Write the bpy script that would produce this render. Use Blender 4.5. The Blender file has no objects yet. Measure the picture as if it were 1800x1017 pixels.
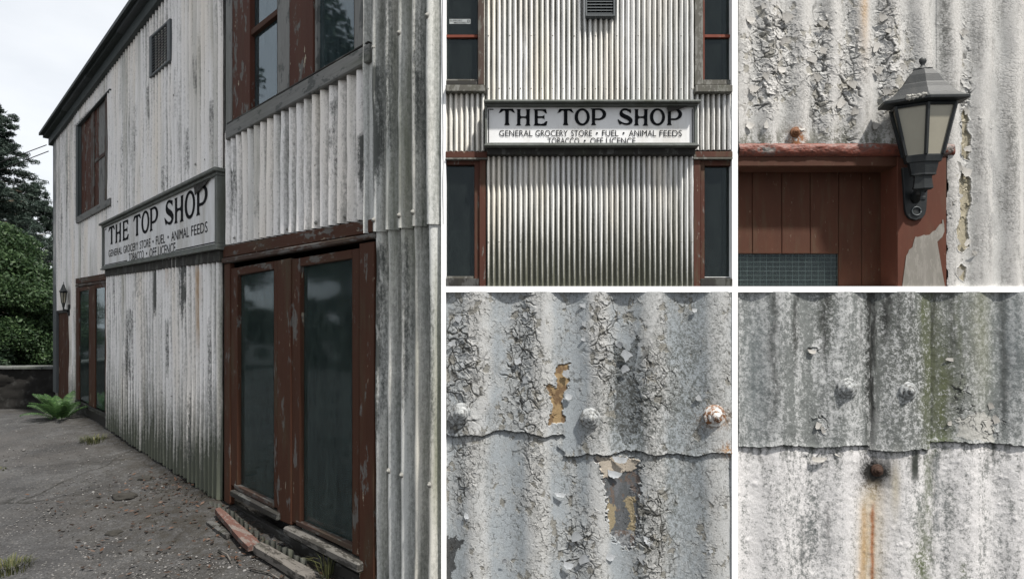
import bpy, bmesh, math, random
import numpy as np
from mathutils import Vector, Matrix
random.seed(7)
R = np.random.default_rng(7)
sc = bpy.context.scene
col = sc.collection
rad = math.radians

# ------------------------------------------------------------------ camera, sky, sun, exposure
EYE = 2.0                    # eye height above the forecourt at the building corner
FPX, PX, HY = 1000.0, 900.0, 570.0   # focal length and principal point measured on the 1800 px photograph
cam = bpy.data.cameras.new('camera')
cam.sensor_width = 36.0
cam.lens = 36.0 * FPX / 1800.0
cam.shift_y = (HY - 508.5) / 1800.0
cam.clip_start, cam.clip_end = 0.05, 2000.0
cam_o = bpy.data.objects.new('camera', cam)
cam_o.location = (0, 0, EYE)
cam_o.rotation_euler = (rad(90), 0, 0)
col.objects.link(cam_o)
sc.camera = cam_o

SUN_AZ, SUN_EL = rad(46.5), rad(59)     # azimuth to the right of straight behind the camera
world = bpy.data.worlds.new('World')
sc.world = world
world.use_nodes = True
wn = world.node_tree.nodes; wl = world.node_tree.links
wn.clear()
w_out = wn.new('ShaderNodeOutputWorld'); w_bg = wn.new('ShaderNodeBackground')
w_sky = wn.new('ShaderNodeTexSky'); w_sky.sky_type = 'NISHITA'; w_sky.sun_disc = False
w_sky.sun_elevation = SUN_EL; w_sky.sun_rotation = math.pi - SUN_AZ
w_tc = wn.new('ShaderNodeTexCoord'); w_map = wn.new('ShaderNodeMapping')
w_map.inputs['Scale'].default_value = (1.0, 1.0, 2.6)
w_noise = wn.new('ShaderNodeTexNoise'); w_noise.inputs['Scale'].default_value = 1.8
w_noise.inputs['Detail'].default_value = 7; w_noise.inputs['Roughness'].default_value = 0.55
w_ramp = wn.new('ShaderNodeValToRGB')
w_ramp.color_ramp.elements[0].position = 0.30; w_ramp.color_ramp.elements[0].color = (4.7, 4.95, 5.25, 1)
w_ramp.color_ramp.elements[1].position = 0.68; w_ramp.color_ramp.elements[1].color = (6.6, 6.7, 6.8, 1)
w_mix = wn.new('ShaderNodeMix'); w_mix.data_type = 'RGBA'
w_mix.inputs[0].default_value = 0.88
wl.new(w_tc.outputs['Generated'], w_map.inputs['Vector']); wl.new(w_map.outputs[0], w_noise.inputs['Vector'])
wl.new(w_noise.outputs[0], w_ramp.inputs[0])
wl.new(w_sky.outputs[0], w_mix.inputs[6]); wl.new(w_ramp.outputs[0], w_mix.inputs[7])
wl.new(w_mix.outputs[2], w_bg.inputs[0]); w_bg.inputs[1].default_value = 0.10
wl.new(w_bg.outputs[0], w_out.inputs[0])

sun = bpy.data.lights.new('sun', 'SUN')
sun.energy = 4.6; sun.angle = rad(2.5); sun.color = (1.0, 0.96, 0.90)
sun_o = bpy.data.objects.new('sun', sun)
sdir = Vector((math.sin(SUN_AZ) * math.cos(SUN_EL), -math.cos(SUN_AZ) * math.cos(SUN_EL), math.sin(SUN_EL)))
sun_o.rotation_euler = sdir.to_track_quat('Z', 'Y').to_euler()
sun_o.location = (6, -6, 14)
col.objects.link(sun_o)

sc.view_settings.view_transform = 'Standard'
sc.view_settings.look = 'None'
sc.view_settings.gamma = 1.0
sc.view_settings.exposure = 0.72
sc.view_settings.use_curve_mapping = False

# ------------------------------------------------------------------ helpers: objects
def link(o, parent=None):
    col.objects.link(o)
    if parent is not None:
        o.parent = parent
        o.matrix_parent_inverse = Matrix.Translation(-wloc(parent))
    return o
_wl = {}
def wloc(o):
    return _wl.get(o.name, Vector((0, 0, 0)))
def tag(o, label=None, cat=None, group=None, kind=None):
    if label: o['label'] = label
    if cat: o['category'] = cat
    if group: o['group'] = group
    if kind: o['kind'] = kind
    return o
def thing(name, loc, label, cat, group=None):
    o = bpy.data.objects.new(name, None)
    o.location = loc; o.empty_display_size = 0.1
    link(o); _wl[o.name] = Vector(loc)
    return tag(o, label, cat, group)
def part_empty(name, loc, parent):
    o = bpy.data.objects.new(name, None)
    o.empty_display_size = 0.05
    link(o, parent); o.location = loc
    _wl[o.name] = Vector(loc)
    return o
def mk(name, v, f, mat, parent=None, smooth=False, attrs=None):
    me = bpy.data.meshes.new(name)
    if isinstance(v, np.ndarray) and isinstance(f, np.ndarray):
        n = len(v); k = f.shape[1]; nf = len(f)
        me.vertices.add(n); me.vertices.foreach_set('co', v.astype(np.float32).ravel())
        me.loops.add(nf * k); me.loops.foreach_set('vertex_index', f.astype(np.int32).ravel())
        me.polygons.add(nf)
        me.polygons.foreach_set('loop_start', np.arange(0, nf * k, k, dtype=np.int32))
        me.update(calc_edges=True)
    else:
        me.from_pydata([tuple(p) for p in v], [], [tuple(q) for q in f])
        me.update()
    me.validate()
    if attrs:
        for an, arr in attrs.items():
            if arr.ndim == 2:
                a = me.attributes.new(an, 'FLOAT_COLOR', 'POINT')
                rgba = np.ones((len(arr), 4), np.float32); rgba[:, :3] = arr[:, :3]
                a.data.foreach_set('color', rgba.ravel())
            else:
                a = me.attributes.new(an, 'FLOAT', 'POINT'); a.data.foreach_set('value', arr.astype(np.float32))
    if smooth:
        me.polygons.foreach_set('use_smooth', np.ones(len(me.polygons), bool))
    if mat: me.materials.append(mat)
    return link(bpy.data.objects.new(name, me), parent)
def mk_bm(name, bm, mat, parent=None, smooth=False, bevel=0.0):
    if bevel:
        bmesh.ops.bevel(bm, geom=list(bm.edges), offset=bevel, segments=1, affect='EDGES', profile=0.5)
    bmesh.ops.recalc_face_normals(bm, faces=bm.faces)
    me = bpy.data.meshes.new(name); bm.to_mesh(me); bm.free()
    if smooth:
        me.polygons.foreach_set('use_smooth', np.ones(len(me.polygons), bool))
    if mat: me.materials.append(mat)
    return link(bpy.data.objects.new(name, me), parent)
def prism(name, front, back, mat, parent=None, bevel=0.0):
    bm = bmesh.new()
    a = [bm.verts.new(p) for p in front]; b = [bm.verts.new(p) for p in back]
    bm.faces.new(a); bm.faces.new(b[::-1])
    n = len(a)
    for i in range(n):
        bm.faces.new((a[i], b[i], b[(i + 1) % n], a[(i + 1) % n]))
    return mk_bm(name, bm, mat, parent, bevel=bevel)
def tube(name, pts, r, mat, parent=None, seg=8, smooth=True):
    V = []; Fc = []
    pts = [Vector(p) for p in pts]
    rs = r if isinstance(r, (list, tuple)) else [r] * len(pts)
    for i, p in enumerate(pts):
        t = (pts[min(i + 1, len(pts) - 1)] - pts[max(i - 1, 0)]).normalized()
        u = t.cross(Vector((0.31, 0.17, 0.93))).normalized(); w = t.cross(u)
        for k in range(seg):
            a = 2 * math.pi * k / seg
            V.append(p + (u * math.cos(a) + w * math.sin(a)) * rs[i])
    for i in range(len(pts) - 1):
        for k in range(seg):
            Fc.append((i * seg + k, i * seg + (k + 1) % seg, (i + 1) * seg + (k + 1) % seg, (i + 1) * seg + k))
    Fc.append(tuple(range(seg - 1, -1, -1))); Fc.append(tuple(range((len(pts) - 1) * seg, len(pts) * seg)))
    return mk(name, V, Fc, mat, parent, smooth)

# ------------------------------------------------------------------ helpers: numpy noise
def vnoise(x, y, seed=0):
    rr = np.random.default_rng(seed).random((256, 256))
    xi = np.floor(x).astype(int); yi = np.floor(y).astype(int)
    fx = x - xi; fy = y - yi
    fx = fx * fx * (3 - 2 * fx); fy = fy * fy * (3 - 2 * fy)
    g = lambda a, b: rr[a & 255, b & 255]
    return (g(xi, yi) * (1 - fx) + g(xi + 1, yi) * fx) * (1 - fy) + (g(xi, yi + 1) * (1 - fx) + g(xi + 1, yi + 1) * fx) * fy
def fbm(x, y, seed=0, oct=4, gain=0.5):
    s = 0; a = 1; t = 0
    for o in range(oct):
        s = s + a * vnoise(x * 2 ** o + 13.7 * o, y * 2 ** o + 7.1 * o, seed + o); t += a; a *= gain
    return s / t
def voro(x, y, seed=0):
    rr = np.random.default_rng(seed)
    jx = rr.random((256, 256)); jy = rr.random((256, 256)); rid = rr.random((256, 256)); rid2 = rr.random((256, 256))
    xi = np.floor(x).astype(int); yi = np.floor(y).astype(int)
    f1 = np.full(x.shape, 9.0); f2 = np.full(x.shape, 9.0)
    cx = np.zeros(x.shape); cy = np.zeros(x.shape); ia = np.zeros(x.shape); ib = np.zeros(x.shape)
    for di in (-1, 0, 1):
        for dj in (-1, 0, 1):
            a = (xi + di) & 255; b = (yi + dj) & 255
            px = xi + di + jx[a, b]; py = yi + dj + jy[a, b]
            d = np.hypot(px - x, py - y)
            nearer = d < f1
            f2 = np.where(nearer, f1, np.minimum(f2, d)); f1 = np.where(nearer, d, f1)
            cx = np.where(nearer, px, cx); cy = np.where(nearer, py, cy)
            ia = np.where(nearer, rid[a, b], ia); ib = np.where(nearer, rid2[a, b], ib)
    return f1, f2, x - cx, y - cy, ia, ib
def sstep(a, b, x):
    t = np.clip((x - a) / (b - a), 0, 1); return t * t * (3 - 2 * t)

# ------------------------------------------------------------------ helpers: materials
class MT:
    def __init__(s, name, rough=0.8, metallic=0.0, spec=0.3):
        s.m = bpy.data.materials.new(name); s.m.use_nodes = True
        s.n = s.m.node_tree.nodes; s.l = s.m.node_tree.links
        s.b = s.n['Principled BSDF']; s.out = s.n['Material Output']
        s.b.inputs['Roughness'].default_value = rough
        s.b.inputs['Metallic'].default_value = metallic
        s.b.inputs['Specular IOR Level'].default_value = spec
        s.tc = s.n.new('ShaderNodeTexCoord')
    def vec(s, scale=(1, 1, 1), src='Object', rot=(0, 0, 0)):
        mp = s.n.new('ShaderNodeMapping'); mp.inputs['Scale'].default_value = scale; mp.inputs['Rotation'].default_value = rot
        s.l.new(s.tc.outputs[src], mp.inputs['Vector']); return mp.outputs[0]
    def along(s, sx, sy, sz, ang):
        mp = s.n.new('ShaderNodeMapping'); mp.vector_type = 'TEXTURE'; mp.inputs['Scale'].default_value = (1 / sx, 1 / sy, 1 / sz); mp.inputs['Rotation'].default_value = (0, 0, ang)
        s.l.new(s.tc.outputs['Object'], mp.inputs['Vector']); return mp.outputs[0]
    def noise(s, vec, scale=1, detail=5, rough=0.6):
        nd = s.n.new('ShaderNodeTexNoise'); nd.inputs['Scale'].default_value = scale
        nd.inputs['Detail'].default_value = detail; nd.inputs['Roughness'].default_value = rough
        s.l.new(vec, nd.inputs['Vector']); return nd.outputs[0]
    def voro(s, vec, scale=1, feature='F1'):
        nd = s.n.new('ShaderNodeTexVoronoi'); nd.feature = feature; nd.inputs['Scale'].default_value = scale
        s.l.new(vec, nd.inputs['Vector']); return nd.outputs[0]
    def ramp(s, fac, stops):
        nd = s.n.new('ShaderNodeValToRGB'); e = nd.color_ramp.elements
        while len(e) < len(stops): e.new(0.5)
        for i, (p, c) in enumerate(stops):
            e[i].position = p
            e[i].color = (c, c, c, 1) if isinstance(c, (int, float)) else (*c, 1)
        s.l.new(fac, nd.inputs[0]); return nd.outputs[0]
    def mix(s, fac, a, b, mode='MIX'):
        nd = s.n.new('ShaderNodeMix'); nd.data_type = 'RGBA'; nd.blend_type = mode
        for i, val in ((0, fac), (6, a), (7, b)):
            if isinstance(val, bpy.types.NodeSocket): s.l.new(val, nd.inputs[i])
            elif i == 0: nd.inputs[0].default_value = val
            else: nd.inputs[i].default_value = (*val, 1)
        return nd.outputs[2]
    def math(s, op, a, b=0.0):
        nd = s.n.new('ShaderNodeMath'); nd.operation = op
        for i, val in enumerate((a, b)):
            if isinstance(val, bpy.types.NodeSocket): s.l.new(val, nd.inputs[i])
            else: nd.inputs[i].default_value = val
        return nd.outputs[0]
    def attr(s, name, out='Fac'):
        nd = s.n.new('ShaderNodeAttribute'); nd.attribute_name = name; return nd.outputs[out]
    def color(s, c):
        if isinstance(c, bpy.types.NodeSocket): s.l.new(c, s.b.inputs['Base Color'])
        else: s.b.inputs['Base Color'].default_value = (*c, 1)
        return s
    def bump(s, h, strength=0.3, dist=0.01):
        nd = s.n.new('ShaderNodeBump'); nd.inputs['Strength'].default_value = strength; nd.inputs['Distance'].default_value = dist
        s.l.new(h, nd.inputs['Height']); s.l.new(nd.outputs[0], s.b.inputs['Normal']); return s

def corr_mat(name, white, grime_shade, amount, speck, k=1.0, algae_z=None, green=0.0, trough=0.08):
    m = MT(name, 0.62, spec=0.25)
    streak = m.noise(m.vec((7 * k, 7 * k, 0.45 * k)), 1.0, 7, 0.68)
    broad = m.noise(m.vec((1.1 * k, 1.1 * k, 0.35 * k)), 1.0, 4, 0.6)
    fine = m.noise(m.vec((55 * k, 55 * k, 30 * k)), 1.0, 5, 0.7)
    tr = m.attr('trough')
    streak2 = m.noise(m.vec((27 * k, 27 * k, 0.9 * k)), 1.0, 6, 0.7)
    g = m.math('ADD', m.math('MULTIPLY', streak, 0.40), m.math('MULTIPLY', broad, 0.30))
    g = m.math('ADD', g, m.math('MULTIPLY', streak2, 0.30))
    g = m.math('ADD', g, m.math('MULTIPLY', m.math('SUBTRACT', tr, 0.4), trough))  # darker troughs: real grime plus groove shade painted into the colour
    g = m.math('ADD', g, m.math('MULTIPLY', m.math('SUBTRACT', fine, 0.5), 0.30))
    low = None
    if algae_z:
        z0, z1 = algae_z
        sx = m.n.new('ShaderNodeSeparateXYZ'); m.l.new(m.tc.outputs['Object'], sx.inputs[0])
        mr = m.n.new('ShaderNodeMapRange'); mr.inputs[1].default_value = z1; mr.inputs[2].default_value = z0
        m.l.new(sx.outputs[2], mr.inputs[0]); low = mr.outputs[0]
        g = m.math('ADD', g, m.math('MULTIPLY', m.math('POWER', low, 1.7), 0.50))
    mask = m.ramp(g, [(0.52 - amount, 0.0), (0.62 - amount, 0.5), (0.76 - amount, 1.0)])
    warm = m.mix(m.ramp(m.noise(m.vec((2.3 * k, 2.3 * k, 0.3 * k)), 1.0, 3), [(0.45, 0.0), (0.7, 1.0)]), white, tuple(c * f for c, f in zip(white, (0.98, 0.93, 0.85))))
    c = m.mix(mask, warm, grime_shade)
    if green:
        gm = m.ramp(m.noise(m.vec((3.1 * k, 3.1 * k, 0.25 * k)), 1.0, 4), [(0.52, 0.0), (0.72, green)])
        if low is not None: gm = m.math('MAXIMUM', gm, m.math('MULTIPLY', low, m.math('MULTIPLY', streak, 0.75)))
        c = m.mix(gm, c, (0.115, 0.125, 0.075))
    sp = m.ramp(m.noise(m.vec((150 * k, 150 * k, 70 * k)), 1.0, 3, 0.7), [(0.62, 0.0), (0.70, speck)])
    c = m.mix(sp, c, (0.06, 0.06, 0.055))
    pk = m.ramp(m.noise(m.vec((28 * k, 28 * k, 9 * k)), 1.0, 4, 0.75), [(0.70, 0.0), (0.715, 0.8)])
    c = m.mix(pk, c, (0.17, 0.135, 0.09))
    sf = m.math('ADD', m.attr('stain'), m.math('MULTIPLY', m.math('SUBTRACT', m.math('ADD', fine, streak2), 1.0), 0.9))
    sf = m.math('MULTIPLY', m.ramp(sf, [(0.22, 0.0), (0.62, 0.92)]), m.ramp(m.attr('stain'), [(0.03, 0.0), (0.14, 1.0)]))
    c = m.mix(sf, c, (0.05, 0.055, 0.05))
    c = m.mix(m.attr('rust'), c, (0.36, 0.22, 0.10))
    m.color(c)
    m.bump(m.math('ADD', m.math('MULTIPLY', fine, 0.6), m.math('MULTIPLY', pk, -0.5)), 0.35, 0.006 / k)
    return m.m

def timber(name, paint, wood, peel, k=1.0, cream=0.25, green=0.25, lay=None):
    V3 = (lambda m, a, b: m.vec((a * k, a * k, b * k))) if lay is None else (lambda m, a, b: m.along(b * k, a * k, a * k, lay))
    m = MT(name, 0.75, spec=0.25)
    grain = m.noise(V3(m, 40, 3), 1.0, 5, 0.65)
    blot = m.noise(V3(m, 9, 3.2), 1.0, 6, 0.7)
    wd = m.mix(grain, tuple(c * 0.45 for c in wood), wood)
    pt = m.mix(m.noise(V3(m, 4, 1.4), 1.0, 4), tuple(c * 0.6 for c in paint), paint)
    c = m.mix(m.ramp(blot, [(peel, 0.0), (peel + 0.03, 1.0)]), pt, wd)
    cr = m.ramp(m.noise(V3(m, 13, 4), 1.0, 5, 0.7), [(0.655, 0.0), (0.665, cream)])
    c = m.mix(cr, c, (0.42, 0.38, 0.29))
    gr = m.ramp(m.noise(V3(m, 6, 1.1), 1.0, 5), [(0.52, 0.0), (0.75, green)])
    c = m.mix(gr, c, (0.075, 0.085, 0.05))
    m.color(c)
    m.bump(m.math('ADD', grain, m.math('MULTIPLY', blot, 1.2)), 0.5, 0.004 / k)
    return m.m

def plain(name, colr, rough=0.6, metallic=0.0, var=0.35, scale=12.0, bump=0.15, spec=0.4, dirt=None):
    m = MT(name, rough, metallic, spec)
    nz = m.noise(m.vec((scale, scale, scale * 0.5)), 1.0, 5, 0.65)
    c = m.mix(nz, tuple(c * (1 - var) for c in colr), tuple(min(1, c * (1 + var * 0.6)) for c in colr))
    if dirt:
        c = m.mix(m.ramp(m.noise(m.vec((scale * 0.7, scale * 0.7, scale * 0.12)), 1.0, 6, 0.7), [(0.46, 0.0), (0.72, dirt[1])]), c, dirt[0])
    m.color(c); m.bump(m.noise(m.vec((scale * 6,) * 3), 1.0, 4), bump, 0.004)
    return m.m

def glass_mat(name, dust=0.12, dustc=(0.16, 0.19, 0.17), k=1.0, tint=0.75, rough=0.015, ior=1.45):
    m = MT(name)
    m.n.remove(m.b)
    tr = m.n.new('ShaderNodeBsdfTransparent'); tr.inputs[0].default_value = (tint * 0.94, tint, tint * 0.97, 1)
    gl = m.n.new('ShaderNodeBsdfGlossy'); gl.inputs['Roughness'].default_value = rough; gl.inputs[0].default_value = (0.82, 0.93, 1.0, 1)
    bp = m.n.new('ShaderNodeBump'); bp.inputs['Strength'].default_value = 0.06; bp.inputs['Distance'].default_value = 0.02
    m.l.new(m.noise(m.vec((2.2 * k, 2.2 * k, 1.6 * k)), 1.0, 2), bp.inputs['Height']); m.l.new(bp.outputs[0], gl.inputs['Normal'])
    fr = m.n.new('ShaderNodeFresnel'); fr.inputs[0].default_value = ior
    mx = m.n.new('ShaderNodeMixShader'); m.l.new(fr.outputs[0], mx.inputs[0]); m.l.new(tr.outputs[0], mx.inputs[1]); m.l.new(gl.outputs[0], mx.inputs[2])
    df = m.n.new('ShaderNodeBsdfDiffuse'); df.inputs[0].default_value = (*dustc, 1)
    nz = m.math('MULTIPLY', m.noise(m.vec((5 * k, 5 * k, 1.4 * k)), 1.0, 6, 0.7), m.noise(m.vec((40 * k, 40 * k, 9 * k)), 1.0, 4))
    f = m.ramp(nz, [(0.12, dust * 0.35), (0.42, dust * 2.2)])
    mx2 = m.n.new('ShaderNodeMixShader'); m.l.new(f, mx2.inputs[0]); m.l.new(mx.outputs[0], mx2.inputs[1]); m.l.new(df.outputs[0], mx2.inputs[2])
    m.l.new(mx2.outputs[0], m.out.inputs[0])
    return m.m

def leaf_mat(name, dark, light, trans=0.25):
    m = MT(name, 0.55, spec=0.3)
    gi = m.n.new('ShaderNodeNewGeometry')
    c = m.ramp(gi.outputs['Random Per Island'], [(0.0, dark), (0.72, tuple((a + b) / 2 for a, b in zip(dark, light))), (1.0, light)])
    m.color(c)
    tl = m.n.new('ShaderNodeBsdfTranslucent'); m.l.new(c, tl.inputs[0])
    mx = m.n.new('ShaderNodeMixShader'); mx.inputs[0].default_value = trans
    m.l.new(m.b.outputs[0], mx.inputs[1]); m.l.new(tl.outputs[0], mx.inputs[2]); m.l.new(mx.outputs[0], m.out.inputs[0])
    return m.m

def relief_mat(name, rough=0.55, k=1.0):
    m = MT(name, rough, spec=0.3)
    a = m.attr('albedo', 'Color')
    nz = m.noise(m.vec((130 * k,) * 3), 1.0, 4, 0.7)
    c = m.mix(m.ramp(nz, [(0.35, 0.72), (0.65, 0.0)]), a, m.mix(1.0, a, (0.62, 0.62, 0.6), 'MULTIPLY'))
    m.color(c); m.bump(nz, 0.35, 0.004)
    return m.m

M = {}
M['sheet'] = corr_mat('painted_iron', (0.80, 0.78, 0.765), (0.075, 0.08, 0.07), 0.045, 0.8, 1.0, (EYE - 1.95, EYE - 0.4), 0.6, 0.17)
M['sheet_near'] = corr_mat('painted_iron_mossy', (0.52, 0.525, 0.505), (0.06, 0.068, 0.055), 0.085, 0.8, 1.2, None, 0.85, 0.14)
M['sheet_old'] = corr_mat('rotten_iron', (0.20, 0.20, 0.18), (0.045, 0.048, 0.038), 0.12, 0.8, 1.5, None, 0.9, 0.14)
M['sheet_small'] = corr_mat('painted_iron_sunlit', (0.74, 0.735, 0.72), (0.105, 0.104, 0.09), 0.025, 0.75, 3.0, (EYE + 0.05, EYE + 0.95), 0.4, 0.32)  # strong trough weight paints the shaded half of each rib into the colour
M['red'] = timber('red_timber', (0.070, 0.027, 0.014), (0.15, 0.14, 0.13), 0.585, 1.0, 0.55, 0.35)
M['red_peel'] = timber('red_timber_peeling', (0.085, 0.030, 0.018), (0.16, 0.155, 0.145), 0.555, 1.3, 0.9, 0.15)
M['grey'] = timber('grey_timber', (0.12, 0.125, 0.12), (0.25, 0.25, 0.24), 0.42, 1.1, 0.1, 0.45)
M['brown'] = timber('brown_timber', (0.075, 0.043, 0.032), (0.14, 0.13, 0.12), 0.50, 1.2, 0.1, 0.4)
M['dark_timber'] = timber('dark_timber', (0.035, 0.033, 0.03), (0.10, 0.10, 0.095), 0.55, 1.2, 0.1, 0.3)
LAY = math.atan2(1000.0, -1130.0)
M['sill'] = timber('worn_sill', (0.045, 0.042, 0.037), (0.15, 0.142, 0.13), 0.47, 1.6, 0.0, 0.2, LAY)
M['grey_lay'] = timber('grey_timber_board', (0.11, 0.115, 0.11), (0.23, 0.23, 0.22), 0.42, 1.1, 0.1, 0.45, LAY)
M['red_lay'] = timber('red_timber_board', (0.070, 0.027, 0.014), (0.15, 0.14, 0.13), 0.56, 1.0, 0.5, 0.35, LAY)
M['brown_lay'] = timber('brown_timber_board', (0.07, 0.042, 0.032), (0.14, 0.13, 0.12), 0.50, 1.2, 0.1, 0.4, LAY)
M['dark_lay'] = timber('dark_timber_board', (0.035, 0.033, 0.03), (0.10, 0.10, 0.095), 0.55, 1.2, 0.1, 0.3, LAY)
M['trim_dark'] = plain('dark_trim', (0.045, 0.055, 0.055), 0.6, 0, 0.5, 9, 0.2)
M['pipe'] = plain('grey_pipe', (0.075, 0.085, 0.09), 0.5, 0, 0.4, 7, 0.2)
M['sign'] = plain('sign_white', (0.70, 0.70, 0.70), 0.75, 0, 0.12, 6, 0.06, 0.2, dirt=((0.30, 0.27, 0.21), 0.6))
M['sign_frame'] = plain('sign_frame', (0.125, 0.135, 0.125), 0.65, 0, 0.55, 14, 0.35, dirt=((0.06, 0.065, 0.045), 0.8))
M['black'] = plain('sign_black', (0.007, 0.008, 0.010), 0.85, 0, 0.3, 20, 0.05, 0.12)
M['glass'] = glass_mat('window_glass', 0.11, (0.115, 0.145, 0.13), rough=0.06)
M['glass_up'] = glass_mat('upper_window_glass', 0.10, (0.14, 0.19, 0.20), ior=2.0, rough=0.03)
M['glass_small'] = glass_mat('window_glass_dusty', 0.06, (0.10, 0.125, 0.12), 3.0, 0.5, 0.02, 1.33)
M['glass_wired'] = glass_mat('wired_glass', 0.10, (0.10, 0.13, 0.13), 4.0, 0.5, 0.08, 1.33)
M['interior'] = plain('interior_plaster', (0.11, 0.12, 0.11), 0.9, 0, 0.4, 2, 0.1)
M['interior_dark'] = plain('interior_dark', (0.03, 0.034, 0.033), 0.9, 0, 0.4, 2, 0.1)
M['pale_board'] = plain('pale_board', (0.42, 0.47, 0.41), 0.8, 0, 0.3, 3, 0.1)
M['divider_wall'] = plain('white_render', (0.86, 0.86, 0.86), 0.9, 0, 0.02, 4, 0.03)
M['bolt'] = plain('painted_bolt', (0.24, 0.235, 0.215), 0.55, 0, 0.4, 60, 0.3)
M['rust'] = plain('rusty_steel', (0.19, 0.085, 0.04), 0.75, 0.2, 0.6, 80, 0.5)
M['rust_dark'] = plain('black_rust', (0.055, 0.03, 0.02), 0.85, 0.1, 0.7, 70, 0.6)
M['relief'] = relief_mat('flaking_paint')
M['lamp_metal'] = plain('lantern_metal', (0.010, 0.013, 0.0145), 0.5, 0.0, 0.5, 30, 0.25, 0.3, dirt=((0.05, 0.05, 0.045), 0.35))
M['lamp_glass'] = plain('lantern_glass', (0.27, 0.25, 0.195), 0.35, 0.0, 0.2, 14, 0.05, 0.5, dirt=((0.27, 0.25, 0.19), 0.5))
M['bark'] = plain('bark', (0.07, 0.055, 0.04), 0.9, 0, 0.5, 8, 0.6)
M['cable'] = plain('cable', (0.03, 0.03, 0.03), 0.6)
M['white_paper'] = plain('sticker_paper', (0.30, 0.32, 0.32), 0.7, 0, 0.15, 40)
M['blue_paper'] = plain('blue_paper', (0.06, 0.15, 0.50), 0.7, 0, 0.2, 10)
M['dirt'] = plain('soil', (0.028, 0.026, 0.022), 0.95, 0, 0.5, 30, 0.8)

# ------------------------------------------------------------------ the long front: measured wall plane
ZW = 3.55                                  # distance to the building corner
P0 = Vector(((775 - PX) / FPX * ZW, ZW, 0))
D = Vector((-1130.0, 1000.0, 0)).normalized()   # runs away along the front
N = Vector((-D.y, D.x, 0))                      # outward normal, towards the forecourt
def sh(x, y, o=0.0):
    q = P0 + N * o; t = (x - PX) / FPX
    s = (t * q.y - q.x) / (D.x - t * D.y)
    return s, EYE + (HY - y) / FPX * (q.y + s * D.y)
def W(s, h, o=0.0):
    p = P0 + D * s + N * o
    return Vector((p.x, p.y, h))
FLUSH = 0.45
def fp(name, pts, o0, o1, mat, parent, bevel=0.004):
    o0, o1 = o0 * FLUSH, o1 * FLUSH
    q = [sh(x, y, o1) for x, y in pts]
    return prism(name, [W(s, h, o1) for s, h in q], [W(s, h, o0) for s, h in q], mat, parent, bevel)
def quad(xl, xr, ytl, ytr, ybl, ybr):
    return [(xl, ytl), (xr, ytr), (xr, ybr), (xl, ybl)]
def line(a, b, o=0.0):
    s0, h0 = sh(*a, o); s1, h1 = sh(*b, o)
    return lambda s: h0 + (h1 - h0) * (s - s0) / (s1 - s0)
GY = [(-60, -2.6), (0, -2.22), (3.55, -2.0), (5.72, -1.81), (8.49, -1.56), (9.3, -1.53), (10.3, -1.62), (11.5, -1.86), (14, -2.0), (400, -2.0)]
def gz(y):
    return EYE + np.interp(y, [a for a, _ in GY], [b for _, b in GY])
def gs(s): return float(gz(W(s, 0).y))

shop = thing('shop_building', W(5.6, gs(5.6)), 'old white corrugated iron shop building with red timber windows, seen along its front', 'building')
BOLT = bpy.data.meshes.new('bolt')
def bolt_mesh(me, r=1.0):
    bm = bmesh.new()
    prof = [(1.0, 0.0), (0.95, 0.18), (0.55, 0.3), (0.5, 0.62), (0.3, 0.8), (0.0, 0.82)]
    rings = []
    for a, z in prof[:-1]:
        rings.append([bm.verts.new((a * r * math.cos(k * math.pi / 4), a * r * math.sin(k * math.pi / 4), z * r)) for k in range(8)])
    top = bm.verts.new((0, 0, 0.82 * r))
    for i in range(len(rings) - 1):
        for k in range(8): bm.faces.new((rings[i][k], rings[i][(k + 1) % 8], rings[i + 1][(k + 1) % 8], rings[i + 1][k]))
    for k in range(8): bm.faces.new((rings[-1][k], rings[-1][(k + 1) % 8], top))
    bm.to_mesh(me); bm.free()
bolt_mesh(BOLT); BOLT.materials.append(M['bolt'])
for p_ in BOLT.polygons: p_.use_smooth = True
def put_bolt(pos, nrm, r, parent):
    o = bpy.data.objects.new('bolt', BOLT)
    link(o, parent)
    o.location = pos
    o.rotation_euler = Vector(nrm).to_track_quat('Z', 'Y').to_euler(); o.scale = (r, r, r)
    return o

STAINS = [  # photograph x, y top, y bottom, half width px, strength
    (278, 462, 585, 3.5, .95), (328, 455, 600, 4.5, 1.0), (232, 545, 730, 11, .55), (300, 560, 700, 3, .5), (338, 690, 860, 6, .45), (372, 560, 800, 5, .4), (205, 480, 640, 3, .4), (250, 470, 560, 3, .4),
    (345, 100, 190, 4, .6), (310, 120, 280, 3, .5), (240, 180, 330, 3, .55), (330, 230, 330, 3, .5), (215, 240, 380, 3, .45), (262, 150, 260, 2.5, .4), (372, 180, 300, 3, .5), (290, 290, 360, 5, .45),
    (412, 300, 430, 3, .6), (455, 330, 420, 4, .4), (520, 250, 400, 5, .45), (585, 180, 390, 4, .5), (640, 240, 395, 7, .9), (608, 300, 385, 5, .5), (120, 270, 420, 2, .45), (110, 330, 480, 2, .45),
    (690, 0, 390, 6, .6), (742, 0, 380, 7, .5), (668, 120, 400, 8, .85), (668, 430, 900, 7, .8), (715, 420, 900, 6, .5), (760, 500, 1000, 6, .55)]
RUSTS = [(352, 470, 640, 2.2, .8), (357, 480, 560, 1.6, .5), (612, 150, 220, 2, .5), (300, 455, 520, 1.5, .4)]
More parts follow.
